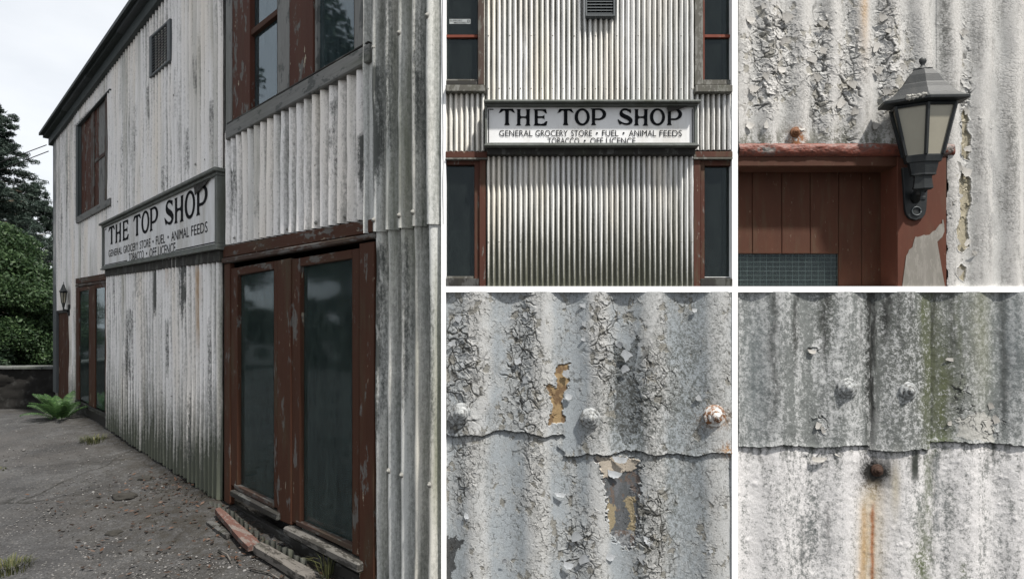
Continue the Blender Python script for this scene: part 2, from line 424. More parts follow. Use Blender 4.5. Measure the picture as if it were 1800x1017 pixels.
def stain_field(S, Hh, items, seed):
    out = np.zeros(S.shape)
    for x, y0, y1, w_, a_ in items:
        s_c, h0 = sh(x, y0); _, h1 = sh(x, y1); s_w = abs(sh(x + w_, y0)[0] - s_c)
        ww = s_w * (0.7 + .8 * fbm(Hh * 6, Hh * 0 + x, seed, 3))
        out = np.maximum(out, a_ * np.exp(-((S - s_c) / ww) ** 2) * sstep(h1, h1 + (h0 - h1) * .55, Hh) * sstep(h0 + .06, h0 - .02, Hh) * (.35 + 1.1 * fbm(S * 60, Hh * 9, seed + 1, 4)))
    return np.clip(out, 0, 1)
def sheet(s0, s1, bot, top, pitch, amp, base, mat, parent, seed=0, rows=40, ragged=0.0, name='corrugated_sheet'):
    nc = max(6, int((s1 - s0) / pitch * 12)) + 1
    s = np.linspace(s0, s1, nc); ph = 2 * np.pi * s / pitch + (math.pi if mat is M['sheet_near'] else 0.0)
    v = np.linspace(0, 1, rows)
    b = np.array([bot(a) for a in s]); t = np.array([top(a) for a in s])
    if ragged: b = b + ragged * (fbm(s * 9, s * 0, seed + 5, 3) - 0.3)
    S, Vv = np.meshgrid(s, v)
    Hh = b[None, :] + (t - b)[None, :] * Vv
    wob = (fbm(S * 1.7, Hh * 1.3, seed, 3) - 0.5) * amp * 0.9 + (fbm(S * 6, Hh * 5, seed + 9, 3) - 0.5) * amp * 0.35
    O = base + amp * np.cos(ph)[None, :] + wob
    X = P0.x + D.x * S + N.x * O; Y = P0.y + D.y * S + N.y * O
    V = np.stack([X, Y, Hh], -1).reshape(-1, 3)
    i = np.arange((rows - 1) * nc).reshape(rows - 1, nc)[:, :-1].ravel()
    Fq = np.stack([i, i + nc, i + nc + 1, i + 1], 1)
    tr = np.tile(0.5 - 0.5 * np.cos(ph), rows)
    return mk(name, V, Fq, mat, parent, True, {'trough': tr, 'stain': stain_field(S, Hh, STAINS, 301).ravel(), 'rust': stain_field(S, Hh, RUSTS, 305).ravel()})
SHEETS = []
def sheets(xa, xb, bot, top, pitch, amp, base, mat, per=8, ragged=0.0):
    s1 = sh(xa, 500)[0]; s0 = sh(xb, 500)[0]
    n = max(1, round((s1 - s0) / (pitch * per))); w = (s1 - s0) / n; out = []
    for k in range(n):
        a = s0 + k * w - (0.012 if k else 0); e = s0 + (k + 1) * w
        o = sheet(a, e, bot, top, pitch, amp, base + (0.004 if k % 2 else 0.0) + random.uniform(-.002, .002), mat, shop, seed=len(SHEETS) * 3 + 1, ragged=ragged)
        SHEETS.append((o, a, e)); out.append(o)
    return out
PIT = 0.112
ground_f = lambda s: gs(s) + 0.015
roof_f = line((98, 246), (286, 1))
# far bay, over and beside the side door
door_head = line((98, 546), (126, 543))
sheets(97.5, 133.5, door_head, roof_f, PIT, 0.025, 0, M['sheet'], 9)
sheets(123, 133.5, ground_f, door_head, PIT, 0.025, 0, M['sheet'], 9)
sheets(133.5, 191, line((134, 221), (191, 161)), roof_f, PIT, 0.025, 0, M['sheet'], 9)
sheets(133.5, 191, line((133, 490), (191, 480)), line((134, 388), (191, 356)), PIT, 0.025, 0, M['sheet'], 9)
mid_up = sheets(191, 396, line((191, 450), (396, 400)), roof_f, PIT, 0.025, 0, M['sheet'], 8)
mid_lo = sheets(191, 393.5, ground_f, line((191, 450), (396, 400)), PIT, 0.025, 0.018, M['sheet'], 8, ragged=0.06)
sheets(396, 650, line((393, 432), (655, 383)), line((396, 235), (647, 100)), 0.126, 0.030, 0, M['sheet'], 8)
sheets(396, 650, line((396, -96), (650, -96)), roof_f, 0.126, 0.030, 0, M['sheet'], 8)
near_lo = sheets(656, 778, lambda s: gs(s) - 0.05, line((660, 402), (773, 387)), 0.142, 0.032, 0, M['sheet_near'], 9)
near_up = sheets(649, 778, line((655, 410), (773, 394)), roof_f, 0.142, 0.032, 0.02, M['sheet_near'], 9)
def fbolt(x, y, r=0.022, o=0.026):
    s, h = sh(x, y, o)
    if x > 655:                      # sit on the nearest rib of the coarse sheet
        s = (round(s / 0.142 - 0.5) + 0.5) * 0.142
        o = (0.064 if y < 400 else 0.044)
    par = None
    for ob, a, e in SHEETS:
        if a - .01 <= s <= e + .01:
            zs = [vv.co.z for vv in ob.data.vertices]
            if min(zs) - .05 <= h <= max(zs) + .05: par = ob; break
    put_bolt(W(s, h, o - 0.012), N, r, par or shop)
for x, y in [(660, 84), (703, 59), (748, 31), (703, 379), (729, 373), (679, 825), (704, 833), (750, 849), (663, 386)]:
    fbolt(x, y, 0.02, 0.045 if y < 400 else 0.024)
for x, y in [(198, 660), (211, 664), (226, 668), (240, 672), (254, 676), (269, 683), (284, 690), (300, 696), (317, 702), (335, 708), (350, 714), (365, 719)]:
    fbolt(x, y, 0.016, 0.035)
for k in range(11):
    fbolt(206 + k * 17, 388 - k * 8.2 - 34, 0.016, 0.018)
for k in range(6):
    fbolt(262 + k * 21, 195 - k * 14, 0.016, 0.018)
for x, y in [(410, 418), (455, 410), (503, 402), (553, 391), (604, 380)]:
    fbolt(x, y, 0.018, 0.02)

# boards round the openings -----------------------------------------------------------
def win(name, x, y):
    s, h = sh(x, y); return part_empty(name, W(s, h), shop)
# upper far window
FLUSH = 0.16
w = win('window', 163, 380)
fp('casing', quad(133.5, 192, 224, 158, 221.5, 155.5), 0, 0.22, M['trim_dark'], w)
fp('casing', quad(133, 136.3, 224, 221, 392, 390), 0, 0.20, M['trim_dark'], w)
fp('jamb', quad(136.5, 141, 221, 217, 381, 378.5), -0.12, 0.03, M['trim_dark'], w)
fp('jamb', quad(184, 191, 168, 161, 352, 348), -0.12, 0.03, M['brown'], w)
fp('head', quad(141.3, 183.7, 216.5, 168.5, 221, 173), -0.12, 0.028, M['dark_lay'], w)
fp('mullion', quad(159.5, 165, 199, 193, 367, 364), -0.13, 0.0, M['brown'], w)
fp('sill', quad(134, 192.5, 381.5, 347.5, 393, 360.5), -0.06, 0.30, M['grey_lay'], w)
fp('rail', quad(165.3, 183.7, 281, 266, 288, 273), -0.14, -0.06, M['brown_lay'], w)
fp('shutter', quad(141.3, 150, 222, 212, 378, 373), -0.20, -0.09, M['red_peel'], w)
fp('shutter', quad(150.4, 159.2, 212, 203, 373, 368), -0.22, -0.12, M['red_peel'], w)
fp('shutter', quad(165.4, 173, 196, 187, 364, 360), -0.20, -0.10, M['red_peel'], w)
fp('shutter', quad(173.4, 183.8, 187, 175, 360, 353), -0.22, -0.13, M['grey'], w)
# upper near window
FLUSH = 0.45
w = win('window', 520, 180)
YT = -90
fp('jamb', quad(396.5, 407, YT, YT, 222, 216), -0.06, 0.05, M['grey'], w)
fp('stile', quad(407.4, 439, YT, YT, 214, 197), -0.10, 0.03, M['red_peel'], w)
fp('pane', quad(439.3, 487, YT, YT, 197, 169), -0.075, -0.07, M['glass_up'], w, 0)
fp('rail', quad(439.4, 486.8, 53, 15, 64, 26), -0.09, 0.005, M['red_lay'], w)
fp('mullion', quad(487.3, 508, YT, YT, 168, 156), -0.10, 0.04, M['grey'], w)
fp('stile', quad(508.4, 550, YT, YT, 155, 131), -0.10, 0.03, M['red_peel'], w)
fp('bead', quad(550.3, 556, YT, YT, 131, 127), -0.11, -0.01, M['grey'], w)
fp('pane', quad(556.3, 622, YT, YT, 127, 89), -0.085, -0.08, M['glass_up'], w, 0)
fp('jamb', quad(622.4, 647, YT, YT, 89, 75), -0.10, 0.05, M['grey'], w)
fp('sill', quad(396, 648, 220, 75, 246, 107), -0.05, 0.11, M['grey_lay'], w, 0.008)
fp('drip', quad(398, 647, 216.5, 71.5, 220, 74.8), -0.05, 0.095, M['dark_lay'], w, 0.003)
# shopfront window, near
w = win('window', 520, 900)
fp('head', quad(391.5, 655, 433, 384, 453, 408), -0.05, 0.055, M['red_lay'], w, 0.006)
fp('drip', quad(389, 658, 454, 408.6, 463, 418), -0.05, 0.10, M['brown_lay'], w, 0.008)
fp('jamb', quad(394, 404, 463.5, 461.5, 880, 887), -0.06, 0.045, M['red'], w)
fp('stile', quad(404.3, 417, 472, 470, 850, 858), -0.08, 0.02, M['red'], w)
fp('rail', quad(417.2, 481, 470, 458.5, 484, 472.5), -0.08, 0.015, M['red_lay'], w)
fp('pane', quad(417.2, 481, 484, 472.5, 852, 884), -0.065, -0.06, M['glass'], w, 0)
fp('rail', quad(411, 481, 850, 883, 858, 893), -0.08, 0.03, M['brown_lay'], w)
fp('stile', quad(481.3, 487, 459, 457.5, 890, 893), -0.08, 0.02, M['red'], w)
fp('mullion', quad(487.3, 511, 458, 453, 912, 922), -0.08, 0.045, M['red'], w)
fp('stile', quad(511.3, 527, 456, 453, 915, 922), -0.08, 0.02, M['red'], w)
fp('rail', quad(527.2, 618.5, 453, 438, 468, 454), -0.08, 0.015, M['red_lay'], w)
fp('pane', quad(527.2, 618.5, 468, 454, 916, 960), -0.065, -0.06, M['glass'], w, 0)
fp('rail', quad(520, 618.5, 914, 958, 922, 968), -0.08, 0.03, M['brown_lay'], w)
fp('stile', quad(618.8, 631, 438, 436, 972, 978), -0.08, 0.025, M['red'], w)
fp('jamb', quad(631.4, 657, 428, 424, 1030, 1044), -0.08, 0.06, M['red'], w)
fp('sill', quad(404, 486, 861, 903, 871, 915), -0.05, 0.12, M['dark_lay'], w, 0.006)
fp('sill', quad(497, 629, 925, 990, 938, 1008), -0.05, 0.16, M['sill'], w, 0.012)
fp('skirting', quad(396, 631, 880, 1012, 925, 1090), -0.10, 0.0, M['dark_lay'], w)
# shopfront window, far
FLUSH = 0.16
w = win('window', 162, 715)
fp('head', quad(133, 191.5, 488, 478.5, 499, 491), -0.05, 0.05, M['red_lay'], w)
fp('drip', quad(132.5, 192.5, 500, 492, 504, 496), -0.05, 0.08, M['brown_lay'], w)
fp('jamb', quad(133.5, 139, 505, 504, 700, 703), -0.06, 0.04, M['red'], w)
fp('pane', quad(139.2, 156, 512, 509, 699, 709), -0.055, -0.05, M['glass'], w, 0)
fp('rail', quad(139.2, 156, 505, 502, 512, 509), -0.06, 0.02, M['red_lay'], w)
fp('mullion', quad(156.3, 167, 503, 500, 712, 717), -0.07, 0.04, M['red'], w)
fp('pane', quad(167.3, 184, 507, 504, 714, 722), -0.055, -0.05, M['glass'], w, 0)
fp('rail', quad(167.3, 184, 500, 497, 507, 504), -0.06, 0.02, M['red_lay'], w)
fp('jamb', quad(184.3, 190.5, 497, 496, 727, 735), -0.06, 0.04, M['red'], w)
fp('sill', quad(132, 156, 702, 712, 707, 718), -0.05, 0.10, M['dark_lay'], w)
fp('sill', quad(155, 185, 713, 727, 719, 735), -0.05, 0.13, M['dark_lay'], w)
fp('skirting', quad(133.5, 190.5, 708, 737, 745, 765), -0.10, 0.0, M['dark_lay'], w)
# notices behind the far panes
for i, (a, b, yy) in enumerate(((140.5, 155, 588), (168.5, 183, 585))):
    fp('notice', quad(a, b, yy, yy - 1, yy + 50, yy + 52), -0.115, -0.11, M['pale_board'], w, 0)
    fp('notice', quad(a, b - 1, yy + 14, yy + 13, yy + 23, yy + 23), -0.108, -0.104, M['blue_paper'], w, 0)
# side door
FLUSH = 0.10
w = win('door', 112, 680)
fp('jamb', quad(97.8, 100.5, 546, 546, 694, 696), -0.25, 0.03, M['sheet'], w, 0.002)
fp('head', quad(97.8, 126, 546, 543, 551, 548), -0.25, 0.05, M['dark_lay'], w)
fp('panel', quad(98, 123, 551, 549, 700, 712), -0.25, -0.20, M['red'], w)
for xj in (104, 109.5, 115.5):
    fp('board', quad(xj, xj + 4.6, 552, 551, 704, 706), -0.199, -0.192, M['red'], w, 0.002)
fp('jamb', quad(122.3, 125.5, 549, 548, 708, 711), -0.25, 0.03, M['red_peel'], w, 0.002)
# louvred vent
FLUSH = 0.45
w = win('vent', 280, 90)
fp('vent_frame', quad(262, 266, 65, 61.5, 137.5, 134), -0.02, 0.10, M['pipe'], w)
fp('vent_frame', quad(293, 298, 37, 32, 110.5, 106), -0.02, 0.10, M['pipe'], w)
fp('vent_frame', quad(266.2, 292.8, 61.5, 37.2, 65.5, 41), -0.02, 0.10, M['pipe'], w)
fp('vent_frame', quad(266.2, 292.8, 130, 106.5, 134, 110.5), -0.02, 0.10, M['pipe'], w)
fp('backing', quad(266.2, 292.8, 66, 42, 130, 106), 0.015, 0.022, M['interior_dark'], w, 0)
for k in range(13):
    y0 = 67.5 + k * 4.9
    s0_, h0_ = sh(266.2, y0, 0.035); s1_, h1_ = sh(292.8, y0 - 24.2, 0.035)
    fr_ = [W(s0_, h0_, 0.038), W(s1_, h1_, 0.038), W(s1_, h1_ + 0.024, 0.014), W(s0_, h0_ + 0.024, 0.014)]
    prism('slat', fr_, [p + Vector((0, 0, -0.006)) for p in fr_], M['pipe'], w)
# corner board, verge, roof
fp('corner_board', quad(93, 98.5, 246, 242, 688, 690), -0.05, 0.05, M['pipe'], shop)
fp('cover_strip', quad(649, 655.5, 80, 76, 402, 400), 0.0, 0.045, M['sheet_near'], shop, 0.003)
sA, hA = sh(86, 236, 0.22); sE = -0.3
rs_ = lambda s: roof_f(s)
def verge(name, dz0, dz1, o0, o1, mat, sa, sb):
    fr = [W(sa, rs_(sa) + dz0, o1), W(sb, rs_(sb) + dz0, o1), W(sb, rs_(sb) + dz1, o1), W(sa, rs_(sa) + dz1, o1)]
    bk = [W(sa, rs_(sa) + dz0, o0), W(sb, rs_(sb) + dz0, o0), W(sb, rs_(sb) + dz1, o0), W(sa, rs_(sa) + dz1, o0)]
    return prism(name, fr, bk, mat, shop, 0.004)
s_far = sh(93, 240)[0]
verge('fascia', -0.05, 0.10, -0.1, 0.07, M['trim_dark'], -0.2, s_far)
n_r = 7
for k in range(n_r):
    a = -0.2 + (s_far + 0.3) * k / n_r; b = -0.2 + (s_far + 0.3) * (k + 1) / n_r
    verge('gutter', 0.103, 0.17 + random.uniform(-.006, .006), -0.1, 0.14 + 0.006 * (k % 2), M['pipe'] if k % 2 else M['trim_dark'], a, b - 0.006)
rf = [W(-0.2, rs_(-.2) + 0.18, 0.2), W(s_far + .1, rs_(s_far) + 0.18, 0.2), W(s_far + .1, rs_(s_far) + 1.2, -3.4), W(-0.2, rs_(-.2) + 1.2, -3.4)]
prism('roof', rf, [p - Vector((0, 0, 0.05)) for p in rf], M['trim_dark'], shop)
# inside of the shop: closed dark shell
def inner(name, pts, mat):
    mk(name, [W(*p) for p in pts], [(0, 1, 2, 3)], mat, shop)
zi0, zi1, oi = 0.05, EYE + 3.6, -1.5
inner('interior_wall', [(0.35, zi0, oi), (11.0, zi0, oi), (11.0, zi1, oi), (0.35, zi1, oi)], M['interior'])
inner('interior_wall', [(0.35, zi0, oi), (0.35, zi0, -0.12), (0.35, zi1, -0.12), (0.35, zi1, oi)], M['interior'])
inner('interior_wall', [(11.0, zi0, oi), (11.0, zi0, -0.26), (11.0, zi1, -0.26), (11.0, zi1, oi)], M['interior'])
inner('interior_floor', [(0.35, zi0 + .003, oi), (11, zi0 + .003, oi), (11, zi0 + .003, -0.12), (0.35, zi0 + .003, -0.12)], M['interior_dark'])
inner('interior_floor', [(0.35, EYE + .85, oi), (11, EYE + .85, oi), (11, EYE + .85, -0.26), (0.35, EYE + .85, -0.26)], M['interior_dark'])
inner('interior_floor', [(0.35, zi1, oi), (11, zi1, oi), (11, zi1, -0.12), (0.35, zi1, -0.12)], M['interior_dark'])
def iboard(pts, o=-0.30):
    fp('interior_screen', pts, o * .6 - 0.02, o * .6, M['pale_board'], shop, 0)
iboard(quad(424, 462, 520, 513, 850, 868)); iboard(quad(531, 553, 560, 556, 930, 940)); iboard(quad(553.4, 640, 556, 545, 566, 556))
iboard(quad(553.4, 640, 895, 940, 935, 980))

# ------------------------------------------------------------------ lettering
def curve_mesh(name, polys, to3, mat, parent):
    """2-D outlines (outer rings and holes) filled and laid on a surface by to3(x, y)."""
    cu = bpy.data.curves.new(name, 'CURVE'); cu.dimensions = '2D'; cu.fill_mode = 'BOTH'; cu.resolution_u = 1
    for pl in polys:
        sp = cu.splines.new('POLY'); sp.points.add(len(pl) - 1); sp.use_cyclic_u = True
        for p, q in zip(sp.points, pl): p.co = (q[0], q[1], 0, 1)
    return fill_mesh(name, cu, to3, mat, parent)
def fill_mesh(name, cu, to3, mat, parent, fit=None):
    ob = bpy.data.objects.new('tmp', cu); col.objects.link(ob)
    bpy.context.view_layer.update()
    me = bpy.data.meshes.new_from_object(ob.evaluated_get(bpy.context.evaluated_depsgraph_get()))
    bpy.data.objects.remove(ob)
    vs = [v.co.copy() for v in me.vertices]
    if fit:
        x0 = min(v.x for v in vs); x1 = max(v.x for v in vs); y0 = min(v.y for v in vs); y1 = max(v.y for v in vs)
        a, b, c, d = fit                      # left, right, top, bottom (y down)
        vs = [Vector((a + (v.x - x0) / (x1 - x0) * (b - a), d + (v.y - y0) / (y1 - y0) * (c - d), 0)) for v in vs]
    for v, p in zip(me.vertices, vs): v.co = to3(p.x, p.y)
    me.name = name; me.materials.clear(); me.materials.append(mat)
    return link(bpy.data.objects.new(name, me), parent)
def text_mesh(name, body, fit, to3, mat, parent, bold=0.0, space=1.0):
    cu = bpy.data.curves.new(name, 'FONT'); cu.body = body; cu.size = 1.0; cu.offset = bold; cu.fill_mode = 'BOTH'; cu.resolution_u = 3
    cu.space_character = space
    return fill_mesh(name, cu, to3, mat, parent, fit)
def chaikin(pl, n=2):
    for _ in range(n):
        q = []
        for i in range(len(pl)):
            a, b = pl[i], pl[(i + 1) % len(pl)]
            q += [(a[0] * .75 + b[0] * .25, a[1] * .75 + b[1] * .25), (a[0] * .25 + b[0] * .75, a[1] * .25 + b[1] * .75)]
        pl = q
    return pl
def ell(cx, cy, rx, ry, n=36):
    return [(cx + rx * math.cos(2 * math.pi * k / n), cy + ry * math.sin(2 * math.pi * k / n)) for k in range(n)]
GT = [[(330, 172), (520, 172), (557, 238), (520, 226), (490, 203), (463, 198), (456, 215), (456, 392), (470, 432), (384, 434), (400, 395), (400, 215), (388, 198), (365, 203), (340, 226), (296, 241)]]
GH = [[(580, 178), (652, 178), (641, 198), (641, 270), (655, 292), (722, 292), (738, 270), (738, 198), (728, 178), (803, 178), (790, 198), (788, 410), (800, 440), (712, 440), (735, 410), (738, 340), (722, 318), (655, 318), (641, 340), (641, 410), (655, 437), (570, 438), (590, 410), (592, 198)]]
GE = [[(850, 178), (1050, 178), (1062, 250), (1035, 238), (1015, 215), (985, 202), (918, 202), (918, 290), (985, 290), (1010, 280), (1025, 262), (1025, 345), (1010, 328), (985, 318), (918, 318), (918, 405), (960, 412), (1010, 405), (1045, 370), (1072, 372), (1055, 440), (850, 440), (868, 410), (868, 200)]]
GO = [ell(1625, 302, 121, 137), ell(1628, 300, 70, 104)]
GP = [[(48, 168), (180, 165)] + [(180 + 120 * math.sin(a), 258 - 94 * math.cos(a)) for a in np.linspace(.15, math.pi - .05, 16)] + [(122, 352), (122, 400), (138, 431), (55, 433), (72, 400), (72, 190)],
      [(124, 190), (175, 190)] + [(175 + 68 * math.sin(a), 257 - 67 * math.cos(a)) for a in np.linspace(.15, math.pi - .15, 12)] + [(124, 324)]]
GS = [chaikin([(697, 180), (692, 252), (665, 222), (620, 198), (578, 196), (556, 214), (566, 240), (610, 263), (670, 290), (716, 330), (722, 377), (690, 417), (640, 433), (590, 429), (546, 405), (512, 433), (470, 323), (530, 370), (580, 396), (630, 401), (661, 387), (661, 367), (630, 345), (570, 320), (520, 287), (507, 237), (530, 190), (570, 168), (620, 164), (665, 182)], 1)]
def shift(g, dx): return [[(x + dx, y) for x, y in pl] for pl in g]
Z2 = lambda x, y: (845 + x / 9.231, 180 + y / 9.231)      # first half of the sign
Z3 = lambda x, y: (1030 + x / 9.231, 180 + y / 9.231)     # second half
LETTERS = [('T', GT, Z2), ('H', GH, Z2), ('E', GE, Z2), ('T', shift(GT, 934), Z2), ('O', GO, Z2), ('P', GP, Z3),
           ('S', GS, Z3), ('H', shift(GH, 166), Z3), ('O', shift(GO, -510), Z3), ('P', shift(GP, 1207), Z3)]
def make_sign(loc, label, at, dk):
    """at(x, y, d): photograph position on the frontal sign (px) and depth d (in units of the sign) -> world."""
    t = thing('shop_sign', loc, label, 'sign')
    def box(name, x0, x1, y0, y1, d0, d1, mat, bev=0.0):
        c = [(x0, y0), (x1, y0), (x1, y1), (x0, y1)]
        return prism(name, [at(x, y, d1) for x, y in c], [at(x, y, d0) for x, y in c], mat, t, bev)
    box('board', 856, 1215.5, 195, 260, 0.0, 0.045, M['sign'])
    box('cornice', 852, 1220.5, 189, 192.6, 0.0, 0.088, M['sign_frame'], 0.002 * dk)
    box('frame_rail', 854, 1218.5, 192.8, 195.8, 0.0, 0.066, M['sign_frame'], 0.001 * dk)
    box('frame_rail', 854, 1218.5, 259.2, 263, 0.0, 0.064, M['sign_frame'], 0.001 * dk)
    box('frame_rail', 852.5, 1220, 263.2, 265.2, 0.0, 0.075, M['sign_frame'], 0.001 * dk)
    box('frame_stile', 854, 857.2, 196, 259, 0.0, 0.062, M['sign_frame'], 0.001 * dk)
    box('frame_stile', 1213.2, 1218, 196, 259, 0.0, 0.062, M['sign_frame'], 0.001 * dk)
    box('fascia', 857, 1217, 265.4, 276, -0.02, 0.040, M['dark_timber'], 0.002 * dk)
    box('bead', 859, 860.4, 199, 257, 0.0455, 0.0462, M['black'])
    box('bead', 1210.3, 1211.7, 199, 257, 0.0455, 0.0462, M['black'])
    box('bead', 861, 868, 198.6, 200.2, 0.0455, 0.0462, M['black'])
    box('bead', 862, 955, 256.8, 258, 0.0455, 0.0462, M['black'])
    box('bead', 1112, 1209, 256.8, 258, 0.0455, 0.0462, M['black'])
    for nm, g, zf in LETTERS:
        curve_mesh('letter', [[zf(x, y) for x, y in pl] for pl in g], lambda x, y: at(x, y, 0.0475), M['black'], t)
    to3 = lambda x, y: at(x, y, 0.0472)
    text_mesh('lettering', 'GENERAL', (878, 935.5, 235.3, 246), to3, M['black'], t, 0.0)
    text_mesh('lettering', 'GROCERY', (940.5, 996, 235.3, 246), to3, M['black'], t, 0.0)
    text_mesh('lettering', 'STORE', (1002, 1038, 235.3, 246), to3, M['black'], t, 0.0)
    text_mesh('lettering', 'FUEL', (1055.5, 1083.5, 235.3, 246), to3, M['black'], t, 0.0)
    text_mesh('lettering', 'ANIMAL', (1101.5, 1148.5, 235.3, 246), to3, M['black'], t, 0.0)
    text_mesh('lettering', 'FEEDS', (1154.5, 1193, 235.3, 246), to3, M['black'], t, 0.0)
    text_mesh('lettering', 'TOBACCO', (961.5, 1016, 248.3, 259.6), to3, M['black'], t, 0.0)
    text_mesh('lettering', 'OFF', (1035, 1057, 248.3, 259.6), to3, M['black'], t, 0.0)
    text_mesh('lettering', 'LICENCE', (1062.5, 1113, 248.3, 259.6), to3, M['black'], t, 0.0)
    for cx, cy in ((1046.5, 240.5), (1092.5, 240.3), (1025.5, 253.5)):
        curve_mesh('lettering', [ell(cx, cy, 1.7, 1.7, 12)], to3, M['black'], t)
    # splintered lath hanging over the last letters
    c = [(1166, 197.2), (1202, 195.9), (1190, 200), (1168, 206)]
    prism('splinter', [at(x, y, 0.062) for x, y in c], [at(x, y, 0.057) for x, y in c], M['dark_timber'], t)
    return t
# sign on the long front
cq = {}
def at_front(x, y, d):
    o = d * 1.35
    q = [sh(181.4, 394, 0.06), sh(388, 294, 0.06), sh(388, 438, 0.06), sh(181.4, 474.5, 0.06)]
    u = (x - 852) / 369.0; v = (y - 189) / 76.0
    a = (q[0][0] + (q[1][0] - q[0][0]) * u, q[0][1] + (q[1][1] - q[0][1]) * u)
    b = (q[3][0] + (q[2][0] - q[3][0]) * u, q[3][1] + (q[2][1] - q[3][1]) * u)
    return W(a[0] + (b[0] - a[0]) * v, a[1] + (b[1] - a[1]) * v, o)
make_sign(at_front(1036, 265, 0), 'long white shop sign in shade on the receding shop front, over bare ground', at_front, 3.0)

# ------------------------------------------------------------------ white dividers between the views, built as a wall with four sections set in
ZB = ZW + 0.020                            # base plane of the set-in wall sections
def Pn(x, y, d=0.0, zb=ZB):
    Y = zb - d
    return Vector(((x - PX) / FPX * Y, Y, EYE + (HY - y) / FPX * Y))
def pb(name, x0, x1, y0, y1, d0, d1, mat, parent, bevel=0.002):
    c = [(x0, y0), (x1, y0), (x1, y1), (x0, y1)]
    f = [Pn(x, y, d1) for x, y in c]
    return prism(name, f, [Vector((p.x, ZB - d0, p.z)) for p in f], mat, parent, bevel)
bm = bmesh.new()
def wall_box(x0, x1, y0, y1):
    a = Pn(x0, y0, 0, ZW); b = Pn(x1, y1, 0, ZW)
    zlo = b.z if y1 < 1200 else -0.3
    vs = [bm.verts.new((x, y, z)) for x in (a.x, b.x) for y in (ZW, ZW + 0.16) for z in (zlo, a.z)]
    for f in ((0, 1, 3, 2), (4, 6, 7, 5), (0, 4, 5, 1), (2, 3, 7, 6), (0, 2, 6, 4), (1, 5, 7, 3)):
        bm.faces.new([vs[i] for i in f])
wall_box(775.5, 783.6, -190, 1300)
wall_box(1286.8, 1297, -190, 1300)
wall_box(1875, 1990, -190, 1300)
for a, b in ((783.6, 1286.8), (1297, 1875)):
    wall_box(a, b, -190, -75); wall_box(a, b, 503, 513.3); wall_box(a, b, 1092, 1300)
bmesh.ops.remove_doubles(bm, verts=bm.verts, dist=1e-5)
wall_o = mk_bm('divider_wall', bm, M['divider_wall'])
tag(wall_o, 'plain white divider wall standing in for the gaps between the four square wall sections', 'wall')
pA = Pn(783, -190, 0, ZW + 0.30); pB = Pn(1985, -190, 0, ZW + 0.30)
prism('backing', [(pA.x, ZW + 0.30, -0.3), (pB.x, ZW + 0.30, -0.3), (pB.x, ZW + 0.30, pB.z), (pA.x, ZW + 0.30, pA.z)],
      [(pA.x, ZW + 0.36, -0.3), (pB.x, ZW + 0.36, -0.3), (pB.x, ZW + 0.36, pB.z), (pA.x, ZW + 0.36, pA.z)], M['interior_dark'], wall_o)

# ---- section 1: sunlit shop front
KB = 0.5015
zx = lambda z: 780 + z * KB
zy = lambda z: z * KB
fr = thing('shopfront_section', Pn(1035, 503), 'sunlit square section of corrugated iron shop front with four dark windows', 'wall section')
def psheet(x0, x1, y0, y1, pitch, amp, d, parent, seed, nsh):
    w = (x1 - x0) / nsh
    for k in range(nsh):
        a = x0 + k * w; e = x0 + (k + 1) * w + (0.4 if k < nsh - 1 else 0)
        nc = int((e - a) / pitch * 14) + 2; rows = 26
        xs = np.linspace(a, e, nc); ys = np.linspace(y0, y1, rows)
        X, Yp = np.meshgrid(xs, ys)
        ph = 2 * np.pi * (X - 783) / pitch
        dd = d + (0.0016 if k % 2 else 0) + amp * np.cos(ph) + (fbm(X * .05, Yp * .04, seed + k, 3) - .5) * amp * 0.5 + (fbm(X * .2, Yp * .1, seed + k + 20, 3) - .5) * amp * 0.25
        Y = ZB - dd
        V = np.stack([(X - PX) / FPX * ZB, Y, EYE + (HY - Yp) / FPX * ZB], -1).reshape(-1, 3)
        i = np.arange((rows - 1) * nc).reshape(rows - 1, nc)[:, :-1].ravel()
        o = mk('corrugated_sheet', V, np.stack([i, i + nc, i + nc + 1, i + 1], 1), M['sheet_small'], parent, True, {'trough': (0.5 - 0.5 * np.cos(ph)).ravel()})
        # sheet screws along the ridges
        for yb, step in ((63, 4), (156, 2), (425, 2)):
            if y0 < yb < y1:
                n0 = math.ceil((a - 783) / pitch)
                for q in range(n0, int((e - 783) / pitch) + 1):
                    if q % step == 0 and q * pitch + 783 < e - 1:
                        put_bolt(Pn(783 + q * pitch, yb + random.uniform(-.6, .6), d + amp * 0.92), (0, -1, 0), 0.0048, o)
PB = 9.42
psheet(851, 1221, -75, 200, PB, 0.0130, 0.004, fr, 11, 5)
psheet(855, 1219, 262, 503.5, PB, 0.0130, 0.004, fr, 31, 5)
psheet(783, 854, 158, 266, PB, 0.0130, 0.001, fr, 51, 1)
psheet(1217, 1288, 158, 264, PB, 0.0130, 0.001, fr, 61, 1)
# windows of the section
def pwin(x, y): return part_empty('window', Pn(x, y), fr)
M['red_s'] = timber('red_timber_fine', (0.080, 0.028, 0.017), (0.16, 0.145, 0.13), 0.60, 3.5, 0.4, 0.5)
M['grey_s'] = timber('grey_timber_fine', (0.105, 0.10, 0.085), (0.22, 0.215, 0.195), 0.50, 3.5, 0.1, 0.4)
M['brown_s'] = timber('brown_timber_fine', (0.07, 0.045, 0.035), (0.15, 0.14, 0.12), 0.55, 3.5, 0.2, 0.4)
M['red_lit'] = timber('red_timber_fine_lit', (0.19, 0.045, 0.025), (0.2, 0.18, 0.15), 0.62, 3.5, 0.5, 0.2)  # same red timber with sunlight painted in as a brighter colour
w = pwin(815, 155)      # upper left
pb('pane', 783, 839.5, -75, 61, -0.03, -0.028, M['glass_small'], w, 0)
pb('pane', 783, 839.5, 66, 139, -0.03, -0.028, M['glass_small'], w, 0)
